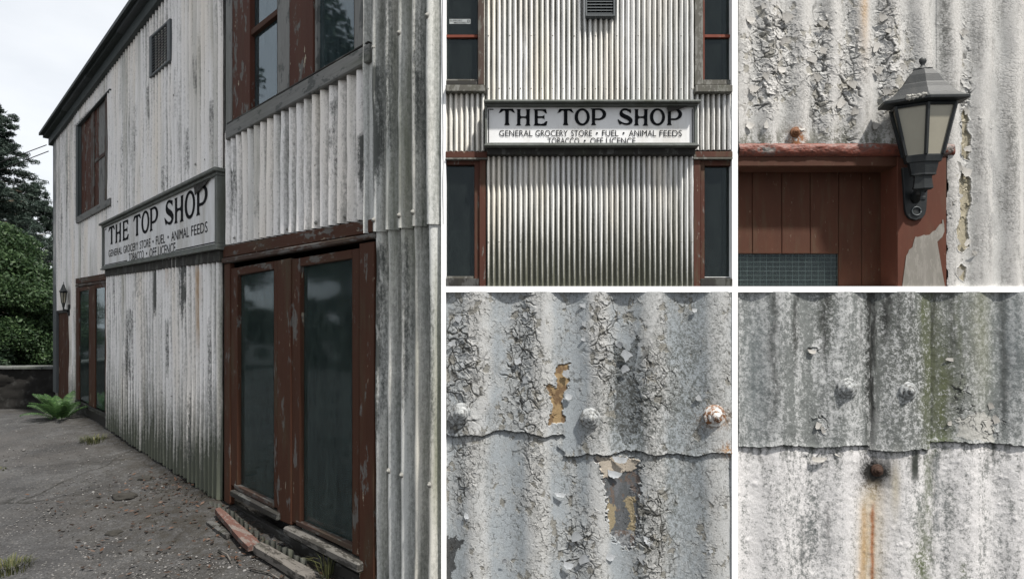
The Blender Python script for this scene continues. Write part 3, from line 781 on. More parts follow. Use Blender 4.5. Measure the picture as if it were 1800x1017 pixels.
pb('rail', 783, 839.5, 61.2, 65.8, -0.035, -0.012, M['red_lit'], w, 0.001)
pb('rail', 783, 839.5, 139.3, 142, -0.035, -0.01, M['grey_s'], w, 0.001)
pb('rail', 783, 839.5, 142.3, 148.5, -0.035, 0.006, M['dark_timber'], w, 0.001)
pb('jamb', 840, 851, -75, 148.5, -0.035, 0.014, M['brown_s'], w, 0.002)
pb('sill', 783, 852.5, 149, 160.5, -0.03, 0.05, M['grey_s'], w, 0.003)
pb('sticker', 790, 827, 33.8, 42.3, -0.027, -0.0265, M['white_paper'], w, 0)
to3 = lambda x, y: Pn(x, y, -0.026)
text_mesh('lettering', 'SUPPORT', (791, 813, 35, 38.2), to3, M['black'], w, 0.01)
text_mesh('lettering', 'MILFORD', (798, 820, 38.8, 41.6), to3, M['black'], w, 0.01)
pb('emblem', 821.5, 825.5, 35, 40, -0.0262, -0.0258, M['black'], w, 0)
pb('emblem', 822.6, 824.4, 36, 39, -0.0255, -0.0252, M['white_paper'], w, 0)
w = pwin(1255, 155)     # upper right
pb('jamb', 1221.5, 1236, -75, 149, -0.035, 0.014, M['grey_s'], w, 0.002)
pb('pane', 1236.3, 1288, -75, 60.5, -0.03, -0.028, M['glass_small'], w, 0)
pb('pane', 1236.3, 1288, 66, 140, -0.03, -0.028, M['glass_small'], w, 0)
pb('bead', 1236.3, 1238.5, -75, 140, -0.027, -0.012, M['red_lit'], w, 0.0005)
pb('rail', 1238.8, 1288, 60.7, 65.8, -0.035, -0.012, M['red_lit'], w, 0.001)
pb('rail', 1236.3, 1288, 140.3, 148.8, -0.035, -0.004, M['grey_s'], w, 0.001)
pb('sill', 1222.5, 1288, 149.2, 161.5, -0.03, 0.05, M['grey_s'], w, 0.003)
w = pwin(815, 495)      # lower left
pb('head', 783, 856.5, 266.5, 277, -0.03, 0.022, M['red_s'], w, 0.002)
pb('drip', 783, 857, 277.2, 280, -0.03, 0.03, M['grey_s'], w, 0.001)
pb('rail', 783, 834, 280.3, 289, -0.035, 0.0, M['red_s'], w, 0.001)
pb('pane', 783, 833.7, 289.2, 485, -0.03, -0.028, M['glass_small'], w, 0)
pb('stile', 834, 842.5, 280.3, 496, -0.035, 0.002, M['red_s'], w, 0.001)
pb('jamb', 842.8, 853.5, 280.3, 503.4, -0.035, 0.016, M['red_s'], w, 0.001)
pb('rail', 783, 833.7, 485.3, 489, -0.035, -0.006, M['grey_s'], w, 0.001)
pb('sill', 783, 842, 489.3, 503.4, -0.035, 0.02, M['dark_timber'], w, 0.002)
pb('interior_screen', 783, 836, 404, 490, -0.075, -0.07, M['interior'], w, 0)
w = pwin(1255, 495)     # lower right
pb('head', 1219.5, 1288, 266, 276, -0.03, 0.022, M['red_s'], w, 0.002)
pb('drip', 1219, 1288, 276.2, 279.5, -0.03, 0.03, M['grey_s'], w, 0.001)
pb('jamb', 1219.7, 1231.5, 279.8, 503.4, -0.035, 0.016, M['red_s'], w, 0.001)
pb('stile', 1231.8, 1238.5, 279.8, 496, -0.035, 0.002, M['red_s'], w, 0.001)
pb('rail', 1238.8, 1288, 279.8, 291, -0.035, 0.0, M['red_s'], w, 0.001)
pb('pane', 1238.8, 1288, 291.2, 486, -0.03, -0.028, M['glass_small'], w, 0)
pb('rail', 1238.8, 1288, 486.3, 487.6, -0.035, -0.006, M['sign'], w, 0.0005)
pb('sill', 1232, 1288, 489.3, 503.4, -0.035, 0.02, M['dark_timber'], w, 0.002)
# vent of the section
w = part_empty('vent', Pn(1055, 28), fr)
pb('vent_frame', 1029.5, 1032, -75, 28, -0.005, 0.05, M['pipe'], w, 0.0005)
pb('vent_frame', 1078.5, 1081, -75, 28, -0.005, 0.05, M['pipe'], w, 0.0005)
pb('vent_frame', 1032.2, 1078.3, 25.5, 28, -0.005, 0.05, M['pipe'], w, 0.0005)
pb('backing', 1032.2, 1078.3, -75, 25.3, 0.010, 0.012, M['interior_dark'], w, 0)
for k in range(18):
    y = 22.5 - k * 5.2
    f = [Pn(1032.2, y + 1.6, 0.046), Pn(1078.3, y + 1.6, 0.046), Pn(1078.3, y - 1.6, 0.030), Pn(1032.2, y - 1.6, 0.030)]
    prism('slat', f, [p + Vector((0, 0.003, 0)) for p in f], M['pipe'], w)
make_sign(Pn(1036, 265), 'white shop sign in sunlight between the four windows of the square shop front section',
          lambda x, y, d: Vector(((x - PX) / FPX * ZB, ZB - d * 1.45, EYE + (HY - y) / FPX * ZB)), 1.0)

# ------------------------------------------------------------------ flaking paint relief sections
def relief(name, x0, x1, y0, y1, nx, ny, fn, mat, parent, dmax=0.03):
    X, Yp = np.meshgrid(np.linspace(x0, x1, nx), np.linspace(y0, y1, ny))
    d, alb, keep = fn(X, Yp)
    d = np.minimum(d, dmax)
    Y = ZB - d
    V = np.stack([(X - PX) / FPX * ZB, Y, EYE + (HY - Yp) / FPX * ZB], -1).reshape(-1, 3)
    i = np.arange((ny - 1) * nx).reshape(ny - 1, nx)[:, :-1].ravel()
    Fq = np.stack([i, i + nx, i + nx + 1, i + 1], 1)
    if keep is not None:
        kk = keep.ravel(); Fq = Fq[kk[Fq].all(1)]
    return mk(name, V, Fq, mat, parent, True, {'albedo': np.clip(alb, 0.004, 0.9).reshape(-1, 3)})
def speck(x, y, sx, sy, seed):
    w = np.random.default_rng(seed).random(x.shape)
    w = (w * 2 + np.roll(w, 1, 0) + np.roll(w, 1, 1)) / 4
    return 0.5 + 1.15 * (0.72 * (fbm(x / sx, y / sy, seed, 6, .72) - .5) + 0.36 * (w - .5))
def lerp3(a, b, m): return a + (np.asarray(b) - a) * m[..., None]
def flakes(x, y, size, seed, mask, lift):
    """cracked paint: height, crack mask and lifted-edge mask of one scale of flakes"""
    wx = (fbm(x / size * 1.3, y / size * 1.3, seed + 3, 3) - .5) * 1.1; wy = (fbm(x / size * 1.3 + 40, y / size * 1.3, seed + 4, 3) - .5) * 1.1
    f1, f2, dx, dy, ia, ib = voro(x / size + wx, y / size * 0.8 + wy, seed)
    edge = f2 - f1
    crack = (1 - sstep(0.015, 0.10, edge)) * mask
    ang = ia * 6.283
    tilt = (np.cos(ang) * dx + np.sin(ang) * dy) * (0.4 + ib)
    curl = sstep(0.45, 0.05, edge) * (0.3 + 0.9 * ib)
    h = lift * mask * (tilt * 0.8 + curl * 0.6) - crack * lift * 0.9
    return h, crack, ia, edge
def gauss(x, y, cx, cy, sx, sy): return np.exp(-((x - cx) / sx) ** 2 - ((y - cy) / sy) ** 2)
def inpoly(x, y, poly, wob=0.0, seed=0, sc_=14.0):
    xx = x + (fbm(x / sc_, y / sc_, seed, 4) - .5) * wob; yy = y + (fbm(x / sc_ + 31, y / sc_, seed + 1, 4) - .5) * wob
    ins = np.zeros(x.shape, bool); n = len(poly)
    for i in range(n):
        x1, y1 = poly[i]; x2, y2 = poly[(i + 1) % n]
        c = ((y1 > yy) != (y2 > yy)) & (xx < (x2 - x1) * (yy - y1) / (y2 - y1 + 1e-9) + x1)
        ins ^= c
    return ins
def blur(a, n=1):
    for _ in range(n):
        a = (a + np.roll(a, 1, 0) + np.roll(a, -1, 0) + np.roll(a, 1, 1) + np.roll(a, -1, 1)) / 5
    return a
def ridges(x, centres, width):
    """soft corrugation with given ridge centres: 1 on a ridge, 0 in a trough"""
    c = np.array(centres, float); o = np.zeros(x.shape)
    ext = np.concatenate([[2 * c[0] - c[1]], c, [2 * c[-1] - c[-2]], [3 * c[-1] - 2 * c[-2]]])
    ph = np.interp(x, ext, np.arange(len(ext)))
    return 0.5 + 0.5 * np.cos(2 * np.pi * ph)

# ---- section 3 (below the shop front): grey flaking paint with three bolts
def fn_d(X, Yp):
    x = (X - 780) / KB; y = (Yp - 507) / KB
    wv = x + (fbm(x / 300, y / 160, 70, 2) - .5) * 26
    rg = ridges(wv, [-90, 118, 340, 545, 735, 965], 1)
    lapy = np.where(x < 412 + 14 * np.sin(y / 9), 507 + 9 * np.sin(x / 47) + 4 * np.sin(x / 17), 578 + 6 * np.sin(x / 60) + 5 * np.sin(x / 23 + 1)) + (fbm(x / 20, x * 0, 71, 3) - .5) * 10
    up = y < lapy
    d = -0.020 + 0.037 * rg ** 1.15
    d = d + np.where(up, 0.010, 0.0)
    near_lap = np.exp(-np.abs(y - lapy) / 10.0)
    d = d + np.where(up, 0.006 * near_lap, -0.005 * np.exp(-np.abs(y - lapy) / 7.0))
    # step at the vertical side lap
    seam = (x > 588 + 4 * np.sin(y / 40)) & up & (x < 720)
    d = d - 0.007 * seam * (1 - sstep(588, 720, x))
    m_big = np.clip(0.15 + 1.0 * gauss(x, y, 60, 250, 75, 230) + 1.0 * gauss(x, y, 285, 260, 65, 260) + 0.9 * gauss(x, y, 560, 200, 60, 210) + 0.9 * gauss(x, y, 470, 900, 90, 110)
                    + 0.9 * gauss(x, y, 735, 860, 60, 190) + 0.7 * gauss(x, y, 740, 330, 60, 160) + 0.6 * gauss(x, y, 60, 640, 60, 110) + 0.4 * gauss(x, y, 330, 700, 50, 240) + .35 * gauss(x, y, 700, 950, 80, 90), 0, 1)
    pm = sstep(0.40, 0.70, .36 * m_big + .86 * fbm(x / 45, y / 75, 72, 5, .7))
    h1, c1, id1, e1 = flakes(x, y, 18, 73, pm, 0.0034)
    h2, c2, id2, e2 = flakes(x, y, 42, 74, sstep(.55, .80, .55 * m_big + .62 * fbm(x / 60, y / 70, 75, 4)), 0.0060)
    h3, c3, id3, e3 = flakes(x, y, 26, 76, sstep(.47, .6, fbm(x / 120, y / 150, 77, 3)) * 0.4, 0.0014)
    hair = (1 - sstep(0.02, 0.06, voro(x / 19 + fbm(x / 20, y / 20, 160, 3), y / 34 + fbm(x / 22, y / 22, 161, 3), 78)[1] - voro(x / 19 + fbm(x / 20, y / 20, 160, 3), y / 34 + fbm(x / 22, y / 22, 161, 3), 78)[0])) * sstep(.45, .62, fbm(x / 90, y / 170, 79, 3))
    h4, c4, id4, e4 = flakes(x, y, 78, 170, sstep(.60, .76, .5 * m_big + .7 * fbm(x / 80, y / 100, 171, 4)), 0.0045)
    d = d + h1 + h2 + h3 + h4 - hair * 0.0012
    c2 = np.maximum(c2, c4)
    gone = ((id1 > 0.86) & (pm > .55)).astype(float)
    d = d - gone * 0.002
    # lost patches
    tan_ = inpoly(x, y, [(395, 268), (440, 262), (436, 345), (412, 395), (427, 470), (362, 470), (384, 400), (350, 330), (392, 345)], 29, 80, 9.0)
    bare = inpoly(x, y, [(530, 588), (694, 600), (688, 700), (682, 868), (650, 925), (592, 880), (572, 800), (565, 690)], 39, 82, 9.0)
    pale = inpoly(x, y, [(534, 586), (690, 598), (668, 640), (560, 662)], 20, 84, 9.0)
    ochre = inpoly(x, y, [(572, 735), (606, 770), (600, 830), (574, 862)], 20, 85, 9.0) | inpoly(x, y, [(640, 735), (672, 728), (672, 870), (650, 850), (655, 790), (636, 765)], 23, 86, 9.0)
    upp = inpoly(x, y, [(596, 195), (650, 215), (683, 165), (668, 300), (690, 360), (694, 470), (640, 560), (602, 480), (600, 300)], 24, 87)
    hole = (tan_ | bare).astype(float)
    rim = np.clip(blur(hole, 4) * 4, 0, 1) * (1 - hole)
    d = d - blur(hole, 1) * 0.006 + rim * 0.0022 - upp * 0.003
    d = d + pale * 0.004
    gr = speck(x, y, 9, 11, 88)
    st = fbm(x / 24, y / 210, 89, 4)
    alb = np.empty(x.shape + (3,)); alb[:] = (0.29, 0.315, 0.335)
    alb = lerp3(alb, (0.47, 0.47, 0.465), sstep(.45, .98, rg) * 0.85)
    alb = lerp3(alb, (0.34, 0.33, 0.31), pm * 0.4)
    alb = lerp3(alb, (0.12, 0.125, 0.12), sstep(.58, .72, gr * .6 + st * .4) * 0.7)
    dm = np.clip(1.3 * gauss(x, y, 640, 440, 85, 150) + .9 * gauss(x, y, 850, 300, 150, 330) + .5 * gauss(x, y, 790, 800, 120, 240) + .6 * gauss(x, y, 30, 930, 50, 90), 0, 1)
    alb = lerp3(alb, (0.075, 0.082, 0.075), dm * sstep(.42, .58, gr) * 0.92)
    alb = lerp3(alb, (0.20, 0.19, 0.165), gone * .8)
    alb = lerp3(alb, (0.035, 0.033, 0.028), np.maximum(np.maximum(c1 * .8, c2 * .92), hair * .6))
    alb = lerp3(alb, (0.15, 0.165, 0.175), upp * 0.8)
    alb = lerp3(alb, (0.05, 0.052, 0.048), upp * sstep(.40, .55, gr) * .92)
    alb = lerp3(alb, (0.27, 0.19, 0.10), tan_ * 1.0)
    alb = lerp3(alb, (0.11, 0.065, 0.035), tan_ * sstep(.45, .65, fbm(x / 14, y / 22, 172, 4)) * .8)
    alb = lerp3(alb, (0.085, 0.09, 0.095), bare * 1.0)
    alb = lerp3(alb, (0.125, 0.13, 0.14), bare * sstep(.45, .7, fbm(x / 10, y / 30, 173, 5, .65)) * .8)
    alb = lerp3(alb, (0.16, 0.09, 0.05), bare * sstep(.60, .70, fbm(x / 18, y / 26, 174, 4)) * .4)
    alb = lerp3(alb, (0.03, 0.03, 0.03), np.clip(blur(hole, 3) - blur(hole, 12) + .5, 0, 1) * hole * sstep(.62, .95, 1 - np.clip(blur(hole, 10) - .5, 0, .5) * 2) * .8)
    alb = lerp3(alb, (0.40, 0.35, 0.29), pale * .9)
    alb = lerp3(alb, (0.27, 0.22, 0.135), (ochre & bare) * .85)
    alb = lerp3(alb, (0.30, 0.31, 0.32), (bare & (y > 850) & (gr > .5)) * .7)
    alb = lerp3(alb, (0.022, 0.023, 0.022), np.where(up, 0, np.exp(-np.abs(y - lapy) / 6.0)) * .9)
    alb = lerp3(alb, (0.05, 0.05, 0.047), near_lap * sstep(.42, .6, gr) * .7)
    alb = lerp3(alb, (0.30, 0.15, 0.05), np.clip(gauss(x, y, 1000, 560, 30, 25) + .8 * gauss(x, y, 950, 455, 44, 30), 0, 1) * sstep(.4, .6, gr))
    alb = lerp3(alb, (0.02, 0.02, 0.02), inpoly(x, y, [(-20, 870), (70, 880), (40, 940), (30, 1040), (-20, 1120)], 30, 90) * .85)
    return d, alb, None
sD = thing('flaking_section', Pn(1035, 1092), 'square section of grey corrugated iron with curling flaked paint and torn dark patch', 'wall section')
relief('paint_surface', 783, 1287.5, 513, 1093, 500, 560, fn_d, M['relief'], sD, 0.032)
def big_bolt(x, y, d, r, parent, rusty=False, worn=0.0):
    """domed bolt on a washer with a collar of paint"""
    bm = bmesh.new(); seg = 20
    prof = [(1.0, -0.25), (0.98, 0.05), (0.88, 0.14), (0.72, 0.10), (0.66, 0.16), (0.62, 0.30), (0.50, 0.36), (0.38, 0.34), (0.36, 0.46), (0.24, 0.56), (0.1, 0.60)]
    rings = []
    for a, z in prof:
        rings.append([bm.verts.new((a * r * (1 + .09 * random.uniform(-1, 1) * (a > .5)) * math.cos(2 * math.pi * k / seg), a * r * (1 + .05 * random.uniform(-1, 1)) * math.sin(2 * math.pi * k / seg), (z + .05 * random.uniform(-1, 1)) * r)) for k in range(seg)])
    for i in range(len(rings) - 1):
        for k in range(seg): bm.faces.new((rings[i][k], rings[i][(k + 1) % seg], rings[i + 1][(k + 1) % seg], rings[i + 1][k]))
    bm.faces.new(rings[-1])
    bmesh.ops.transform(bm, matrix=Matrix.Translation(Pn(x, y, d)) @ Matrix.Rotation(rad(90), 4, 'X'), verts=bm.verts)
    return mk_bm('bolt', bm, M['rust'] if rusty else M['bolt_big'], parent, True)
_m = MT('painted_bolt_head', 0.55, spec=0.35)
_n = _m.noise(_m.vec((45, 45, 45)), 1.0, 5, 0.7)
_m.color(_m.mix(_m.ramp(_n, [(0.46, 0.0), (0.62, 0.9)]), (0.30, 0.31, 0.31), (0.05, 0.048, 0.042))); _m.bump(_n, 0.6, 0.006)
M['bolt_big'] = _m.m
_m = MT('half_rusted_bolt_head', 0.6, spec=0.35)
_n = _m.noise(_m.vec((30, 30, 30)), 1.0, 5, 0.7)
_m.color(_m.mix(_m.ramp(_n, [(0.46, 0.0), (0.55, 1.0)]), (0.52, 0.51, 0.49), (0.17, 0.075, 0.03))); _m.bump(_n, 0.6, 0.006)
M['bolt_half'] = _m.m
DX = lambda z: 780 + z * KB
DYy = lambda z: 507 + z * KB
big_bolt(DX(62), DYy(437), 0.020, 0.066, sD)
big_bolt(DX(515), DYy(455), 0.024, 0.066, sD)
_b = big_bolt(DX(950), DYy(446), 0.024, 0.070, sD); _b.data.materials[0] = M['bolt_half']
# large curled flakes standing off the surface
def flake(x, y, w, h, rot, lift, parent, mat, base=0.006):
    n = 7; V = []; Fc = []
    sd = random.randint(0, 9999)
    rg_ = np.random.default_rng(sd)
    for j in range(4):
        for i in range(n):
            u = i / (n - 1) - .5; t = j / 3.0
            ww = w * (1 - .45 * t * rg_.uniform(.5, 1.2))
            px = u * ww + rg_.uniform(-.06, .06) * w; py = t * h + rg_.uniform(-.06, .06) * h - (abs(u) * .35 * h if j == 3 else 0)
            c, s_ = math.cos(rot), math.sin(rot)
            V.append(Pn(x + px * c - py * s_, y - (px * s_ + py * c), base + lift * t ** 1.6))
    for j in range(3):
        for i in range(n - 1):
            a = j * n + i; Fc.append((a, a + 1, a + n + 1, a + n))
    return mk('paint_flake', V, Fc, mat, parent, True)
M['flake'] = plain('paint_flake', (0.33, 0.345, 0.36), 0.6, 0, 0.3, 30, 0.3, dirt=((0.16, 0.16, 0.15), 0.6))
M['flake_c'] = plain('paint_flake_cream', (0.38, 0.365, 0.34), 0.6, 0, 0.3, 30, 0.3, dirt=((0.2, 0.18, 0.15), 0.6))
for (zx_, zy_, wz, hz, rt) in [(650, 245, 60, 60, .7), (640, 290, 50, 40, .5), (612, 205, 40, 34, -.6), (410, 715, 70, 26, 3.0), (505, 60, 34, 50, 1.4), (510, 130, 40, 46, 1.1), (505, 175, 30, 40, 1.7), (555, 120, 30, 70, 1.4),
                               (560, 200, 30, 60, 1.5), (555, 300, 36, 50, 2.4), (470, 880, 70, 50, .4), (520, 900, 60, 60, -.8), (500, 960, 80, 50, .3), (440, 960, 60, 40, 2.8), (545, 830, 50, 30, 2.2), (730, 740, 60, 40, .2), (745, 800, 50, 40, .5),
                               (720, 870, 70, 40, 3.0), (745, 910, 60, 50, .9), (690, 955, 60, 60, -.9), (735, 985, 50, 40, 1.9), (585, 930, 60, 40, 2.9), (720, 160, 30, 40, 1.0), (745, 405, 50, 60, .3), (750, 470, 40, 44, 2.6),
                               (700, 330, 60, 40, -.5), (85, 60, 50, 40, .3), (60, 110, 40, 40, 1.1), (100, 160, 50, 40, -.3), (110, 235, 40, 40, .7), (75, 260, 44, 30, 2.5), (90, 300, 40, 40, .2), (140, 320, 40, 60, 2.4), (40, 190, 30, 40, 1.8),
                               (300, 100, 40, 44, .9), (330, 130, 36, 50, 1.6), (330, 260, 36, 46, 1.2), (350, 300, 44, 44, .6), (290, 330, 44, 40, .2), (300, 400, 50, 40, -.4), (320, 450, 40, 40, 2.2), (270, 250, 36, 40, 2.0), (440, 300, 50, 40, 1.4), (440, 370, 44, 36, 2.9),
                               (620, 590, 90, 36, 3.0), (600, 640, 80, 40, 2.9), (900, 380, 40, 30, 2.0), (930, 360, 40, 26, .3), (990, 490, 40, 50, 2.2), (880, 70, 30, 22, 3.0), (215, 960, 36, 24, .4), (955, 900, 30, 60, 2.4), (85, 790, 40, 30, 2.6), (320, 545, 50, 24, 3.1), (100, 545, 40, 24, 3.1)]:
    flake(DX(zx_), DYy(zy_), wz * KB * .62, hz * KB * .62, rt, random.uniform(.004, .009), sD, M['flake'], 0.008)

# ---- section 4: mossy stained lap with rusty bolt
def fn_e(X, Yp):
    x = (X - 1290) / KB; y = (Yp - 507) / KB
    wv = x + (fbm(x / 300, y / 160, 100, 2) - .5) * 20
    rg = ridges(wv, [-40, 165, 385, 600, 830, 1010, 1200], 1)
    lapy = np.where(x < 478, 552 + (x - 200) * .006, np.where(x < 690, 566, 545 - 14 * gauss(x, x * 0, 770, 0, 60, 1))) + 4 * np.sin(x / 38) + (fbm(x / 16, x * 0, 101, 3) - .5) * 9
    up = y < lapy
    d = -0.016 + 0.028 * rg
    d = d + np.where(up, 0.012, 0.0)
    lp = np.abs(y - lapy)
    d = d + np.where(up, 0.006 * np.exp(-lp / 8.0), -0.006 * np.exp(-lp / 7.0))
    d = d - 0.006 * np.exp(-np.abs(x - 484 - 3 * np.sin(y / 30)) / 5.0) * (y < 620)
    d = d - 0.006 * np.exp(-np.abs(x - 692) / 4.0) * up
    d = d + (fbm(x / 14, y / 14, 102, 4) - .5) * 0.0035 + (fbm(x / 60, y / 60, 103, 3) - .5) * 0.006
    # runs and pimples in the paint
    rr = np.random.default_rng(5)
    for _ in range(80):
        cx, cy, r_ = rr.uniform(0, 1160), rr.uniform(570, 1160), rr.uniform(3, 9)
        b = ((x - cx) ** 2 + (y - cy) ** 2) < (3 * r_) ** 2
        d[b] += 0.0026 * np.exp(-((x[b] - cx) ** 2 + (y[b] - cy) ** 2) / r_ ** 2)
    pm = np.clip(.9 * gauss(x, y, 300, 480, 40, 60) + .9 * gauss(x, y, 790, 380, 40, 110) + gauss(x, y, 900, 470, 80, 70) + .8 * gauss(x, y, 270, 220, 50, 30) + .8 * gauss(x, y, 300, 590, 80, 30) + .35 * gauss(x, y, 500, 120, 60, 130), 0, 1)
    pm = sstep(.3, .75, pm + (fbm(x / 50, y / 50, 104, 3) - .5) * .4)
    h1, c1, id1, _e = flakes(x, y, 34, 105, pm, 0.0055)
    d = d + h1
    gr = speck(x, y, 8, 9, 106); gr2 = .6 * fbm(x / 15, y / 70, 107, 5, .65) + .4 * gr; st = fbm(x / 22, y / 260, 108, 4)
    alb = np.empty(x.shape + (3,)); alb[:] = (0.63, 0.615, 0.615)
    alb = lerp3(alb, (0.47, 0.475, 0.475), up * 1.0)
    dirt = sstep(.46, .68, gr * .45 + gr2 * .35 + st * .30 + np.where(up, 0.055, -0.072) + 0.035 * (.5 - rg))
    alb = lerp3(alb, (0.095, 0.105, 0.10), dirt * .85)
    blue = np.clip(gauss(x, y, 80, 300, 50, 300) + gauss(x, y, 960, 200, 60, 260), 0, 1)
    alb = lerp3(alb, (0.13, 0.15, 0.16), blue * .55 * up)
    dark = np.clip(gauss(x, y, 590, 200, 130, 330) * .8 + gauss(x, y, 320, 80, 30, 160) + gauss(x, y, 210, 150, 12, 80) + .8 * gauss(x, y, 700, 260, 60, 330), 0, 1) * up
    alb = lerp3(alb, (0.075, 0.08, 0.07), dark * sstep(.36, .56, gr) * .9)
    blk = np.clip(1.6 * gauss(x + (gr - .5) * 50, y, 483, 120, 17, 460) * sstep(.30, .5, fbm(x / 8, y / 60, 109, 3)) + 1.1 * gauss(x + (gr - .5) * 40, y, 530, 100, 12, 90), 0, 1) * up
    runs = np.zeros(x.shape)
    for cx_, w_, y1_, a_ in ((484, 11, 560, 1), (535, 14, 230, .9), (318, 12, 330, .8), (215, 9, 330, .8), (440, 7, 300, .5), (575, 9, 300, .55), (135, 16, 545, .6), (760, 12, 480, .6), (945, 14, 545, .6), (700, 10, 560, .85), (612, 8, 200, .5)):
        ww = w_ * (.5 + fbm(y / 45, y * 0 + cx_, 180, 3)); runs = np.maximum(runs, a_ * np.exp(-((x - cx_ + (fbm(y / 60, y * 0 + cx_, 181, 3) - .5) * 24) / ww) ** 2) * sstep(y1_, y1_ - 160, y) * sstep(.22, .44, fbm(x / 9, y / 34, 182, 4) ))
    blk = np.maximum(blk, runs * up)
    for cx_, w_, y0_, y1_, a_ in ((640, 12, 560, 720, 1), (100, 7, 570, 640, .9), (920, 12, 545, 640, .8), (1005, 6, 555, 690, .8), (330, 8, 760, 960, .5), (245, 14, 800, 1040, .5), (700, 12, 570, 1040, .55), (545, 8, 600, 720, .5)):
        ww = w_ * (.5 + fbm(y / 40, y * 0 + cx_, 183, 3)); blk = np.maximum(blk, (~up) * a_ * np.exp(-((x - cx_ + (fbm(y / 50, y * 0 + cx_, 184, 3) - .5) * 20) / ww) ** 2) * sstep(y1_, y1_ - 90, y) * sstep(y0_ - 10, y0_, y) * sstep(.32, .58, fbm(x / 8, y / 30, 185, 4)))
    alb = lerp3(alb, (0.022, 0.023, 0.021), np.clip(blk, 0, 1))
    alb = lerp3(alb, (0.10, 0.115, 0.12), .6 * gauss(x, y, 720, 780, 30, 330) * sstep(.4, .6, gr2) * (~up))
    alb = lerp3(alb, (0.14, 0.15, 0.15), .75 * np.clip(gauss(x, y, 260, 860, 80, 260) + .8 * gauss(x, y, 640, 720, 50, 170) + .6 * gauss(x, y, 930, 800, 40, 260), 0, 1) * sstep(.42, .6, gr2 * .6 + gr * .4) * (~up))
    sw = x + (fbm(y / 80, y * 0, 188, 3) - .5) * 40
    alg = np.clip(1.2 * gauss(sw, y, 670, 150, 24, 380) + 1.1 * gauss(sw, y, 725, 380, 34, 260) + .6 * gauss(sw, y, 860, 130, 40, 260) + .5 * gauss(sw, y, 780, 200, 14, 300), 0, 1) * up * (.45 + .9 * fbm(x / 14, y / 90, 189, 4))
    alb = lerp3(alb, (0.082, 0.092, 0.048), alg * sstep(.22, .42, gr) * .92)
    alb = lerp3(alb, (0.20, 0.20, 0.14), .35 * gauss(x, y, 850, 150, 45, 300) * up)
    alb = lerp3(alb, (0.09, 0.105, 0.06), .75 * np.clip(gauss(sw, y, 690, 640, 16, 160) + gauss(sw, y, 660, 960, 20, 180), 0, 1) * sstep(.3, .55, gr2) * (~up))
    alb = lerp3(alb, (0.085, 0.105, 0.045), np.clip(gauss(x, y, 655, 960, 36, 60) + .8 * gauss(x, y, 800, 985, 12, 30) + .9 * gauss(x, y, 720, 525, 40, 30) + .5 * gauss(x, y, 690, 800, 14, 200), 0, 1) * sstep(.45, .56, gr) * .9)
    alb = lerp3(alb, (0.46, 0.45, 0.42), np.clip(inpoly(x, y, [(775, 460), (850, 425), (920, 470), (910, 535), (780, 520)], 30, 110).astype(float), 0, 1) * .8)
    alb = lerp3(alb, (0.03, 0.03, 0.028), c1 * .85)
    # lap shadow gap and rust
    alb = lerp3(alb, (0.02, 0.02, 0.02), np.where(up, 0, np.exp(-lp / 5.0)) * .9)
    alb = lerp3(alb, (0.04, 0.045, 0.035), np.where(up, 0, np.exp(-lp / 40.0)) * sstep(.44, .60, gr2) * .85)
    alb = lerp3(alb, (0.03, 0.034, 0.028), 1.0 * np.clip(gauss(x, y, 630, 620, 14, 50), 0, 1))
    alb = lerp3(alb, (0.012, 0.011, 0.010), np.clip(1.5 * gauss(x + (gr - .5) * 60, y + (gr2 - .5) * 60, 498, 645, 52, 52), 0, 1))
    alb = lerp3(alb, (0.03, 0.027, 0.024), np.clip(1.2 * gauss(x, y, 490, 690, 36, 36), 0, 1) * sstep(.4, .6, gr))
    below = sstep(660, 740, y)
    alb = lerp3(alb, (0.44, 0.35, 0.22), .85 * gauss(x, x * 0, 484 + 6 * np.sin(y / 90), 0, 44, 1) * below * (.5 + .6 * gr2))
    alb = lerp3(alb, (0.40, 0.24, 0.09), .7 * gauss(x, x * 0, 455 + 5 * np.sin(y / 60), 0, 16, 1) * sstep(720, 800, y) * (.5 + .5 * st))
    alb = lerp3(alb, (0.26, 0.085, 0.018), 1.0 * gauss(x, x * 0, 492 + 10 * (fbm(y / 40, y * 0, 186, 3) - .5), 0, 5 + 5 * fbm(y / 25, y * 0, 187, 2), 1) * sstep(735, 790, y) * (.55 + .6 * gr))
    alb = lerp3(alb, (0.42, 0.36, 0.24), .55 * gauss(x, y, 565, 700, 14, 90))
    return d, alb, None
sE_ = thing('stained_section', Pn(1548, 1092), 'square section of stained white corrugated iron with green algae and an orange rust run', 'wall section')
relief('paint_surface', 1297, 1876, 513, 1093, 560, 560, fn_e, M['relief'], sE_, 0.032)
EX = lambda z: 1290 + z * KB
big_bolt(EX(397), DYy(350), 0.026, 0.066, sE_)
big_bolt(EX(612), DYy(358), 0.026, 0.056, sE_)
_b = big_bolt(EX(503), DYy(636), -0.012, 0.040, sE_, True); _b.data.materials[0] = M['rust_dark']
for (zx_, zy_, wz, hz, rt) in [(275, 215, 50, 22, 3.0), (895, 460, 50, 70, 2.6), (925, 470, 40, 50, .5), (905, 420, 34, 40, .4), (300, 470, 34, 40, 2.7), (318, 505, 26, 44, .4), (300, 590, 90, 30, 3.1), (370, 575, 60, 22, 2.8), (800, 400, 40, 44, .6), (770, 470, 30, 36, 1.8), (785, 250, 24, 70, 1.5)]:
    flake(EX(zx_), DYy(zy_), wz * KB * .62, hz * KB * .62, rt, random.uniform(.004, .008), sE_, M['flake_c'], 0.006)

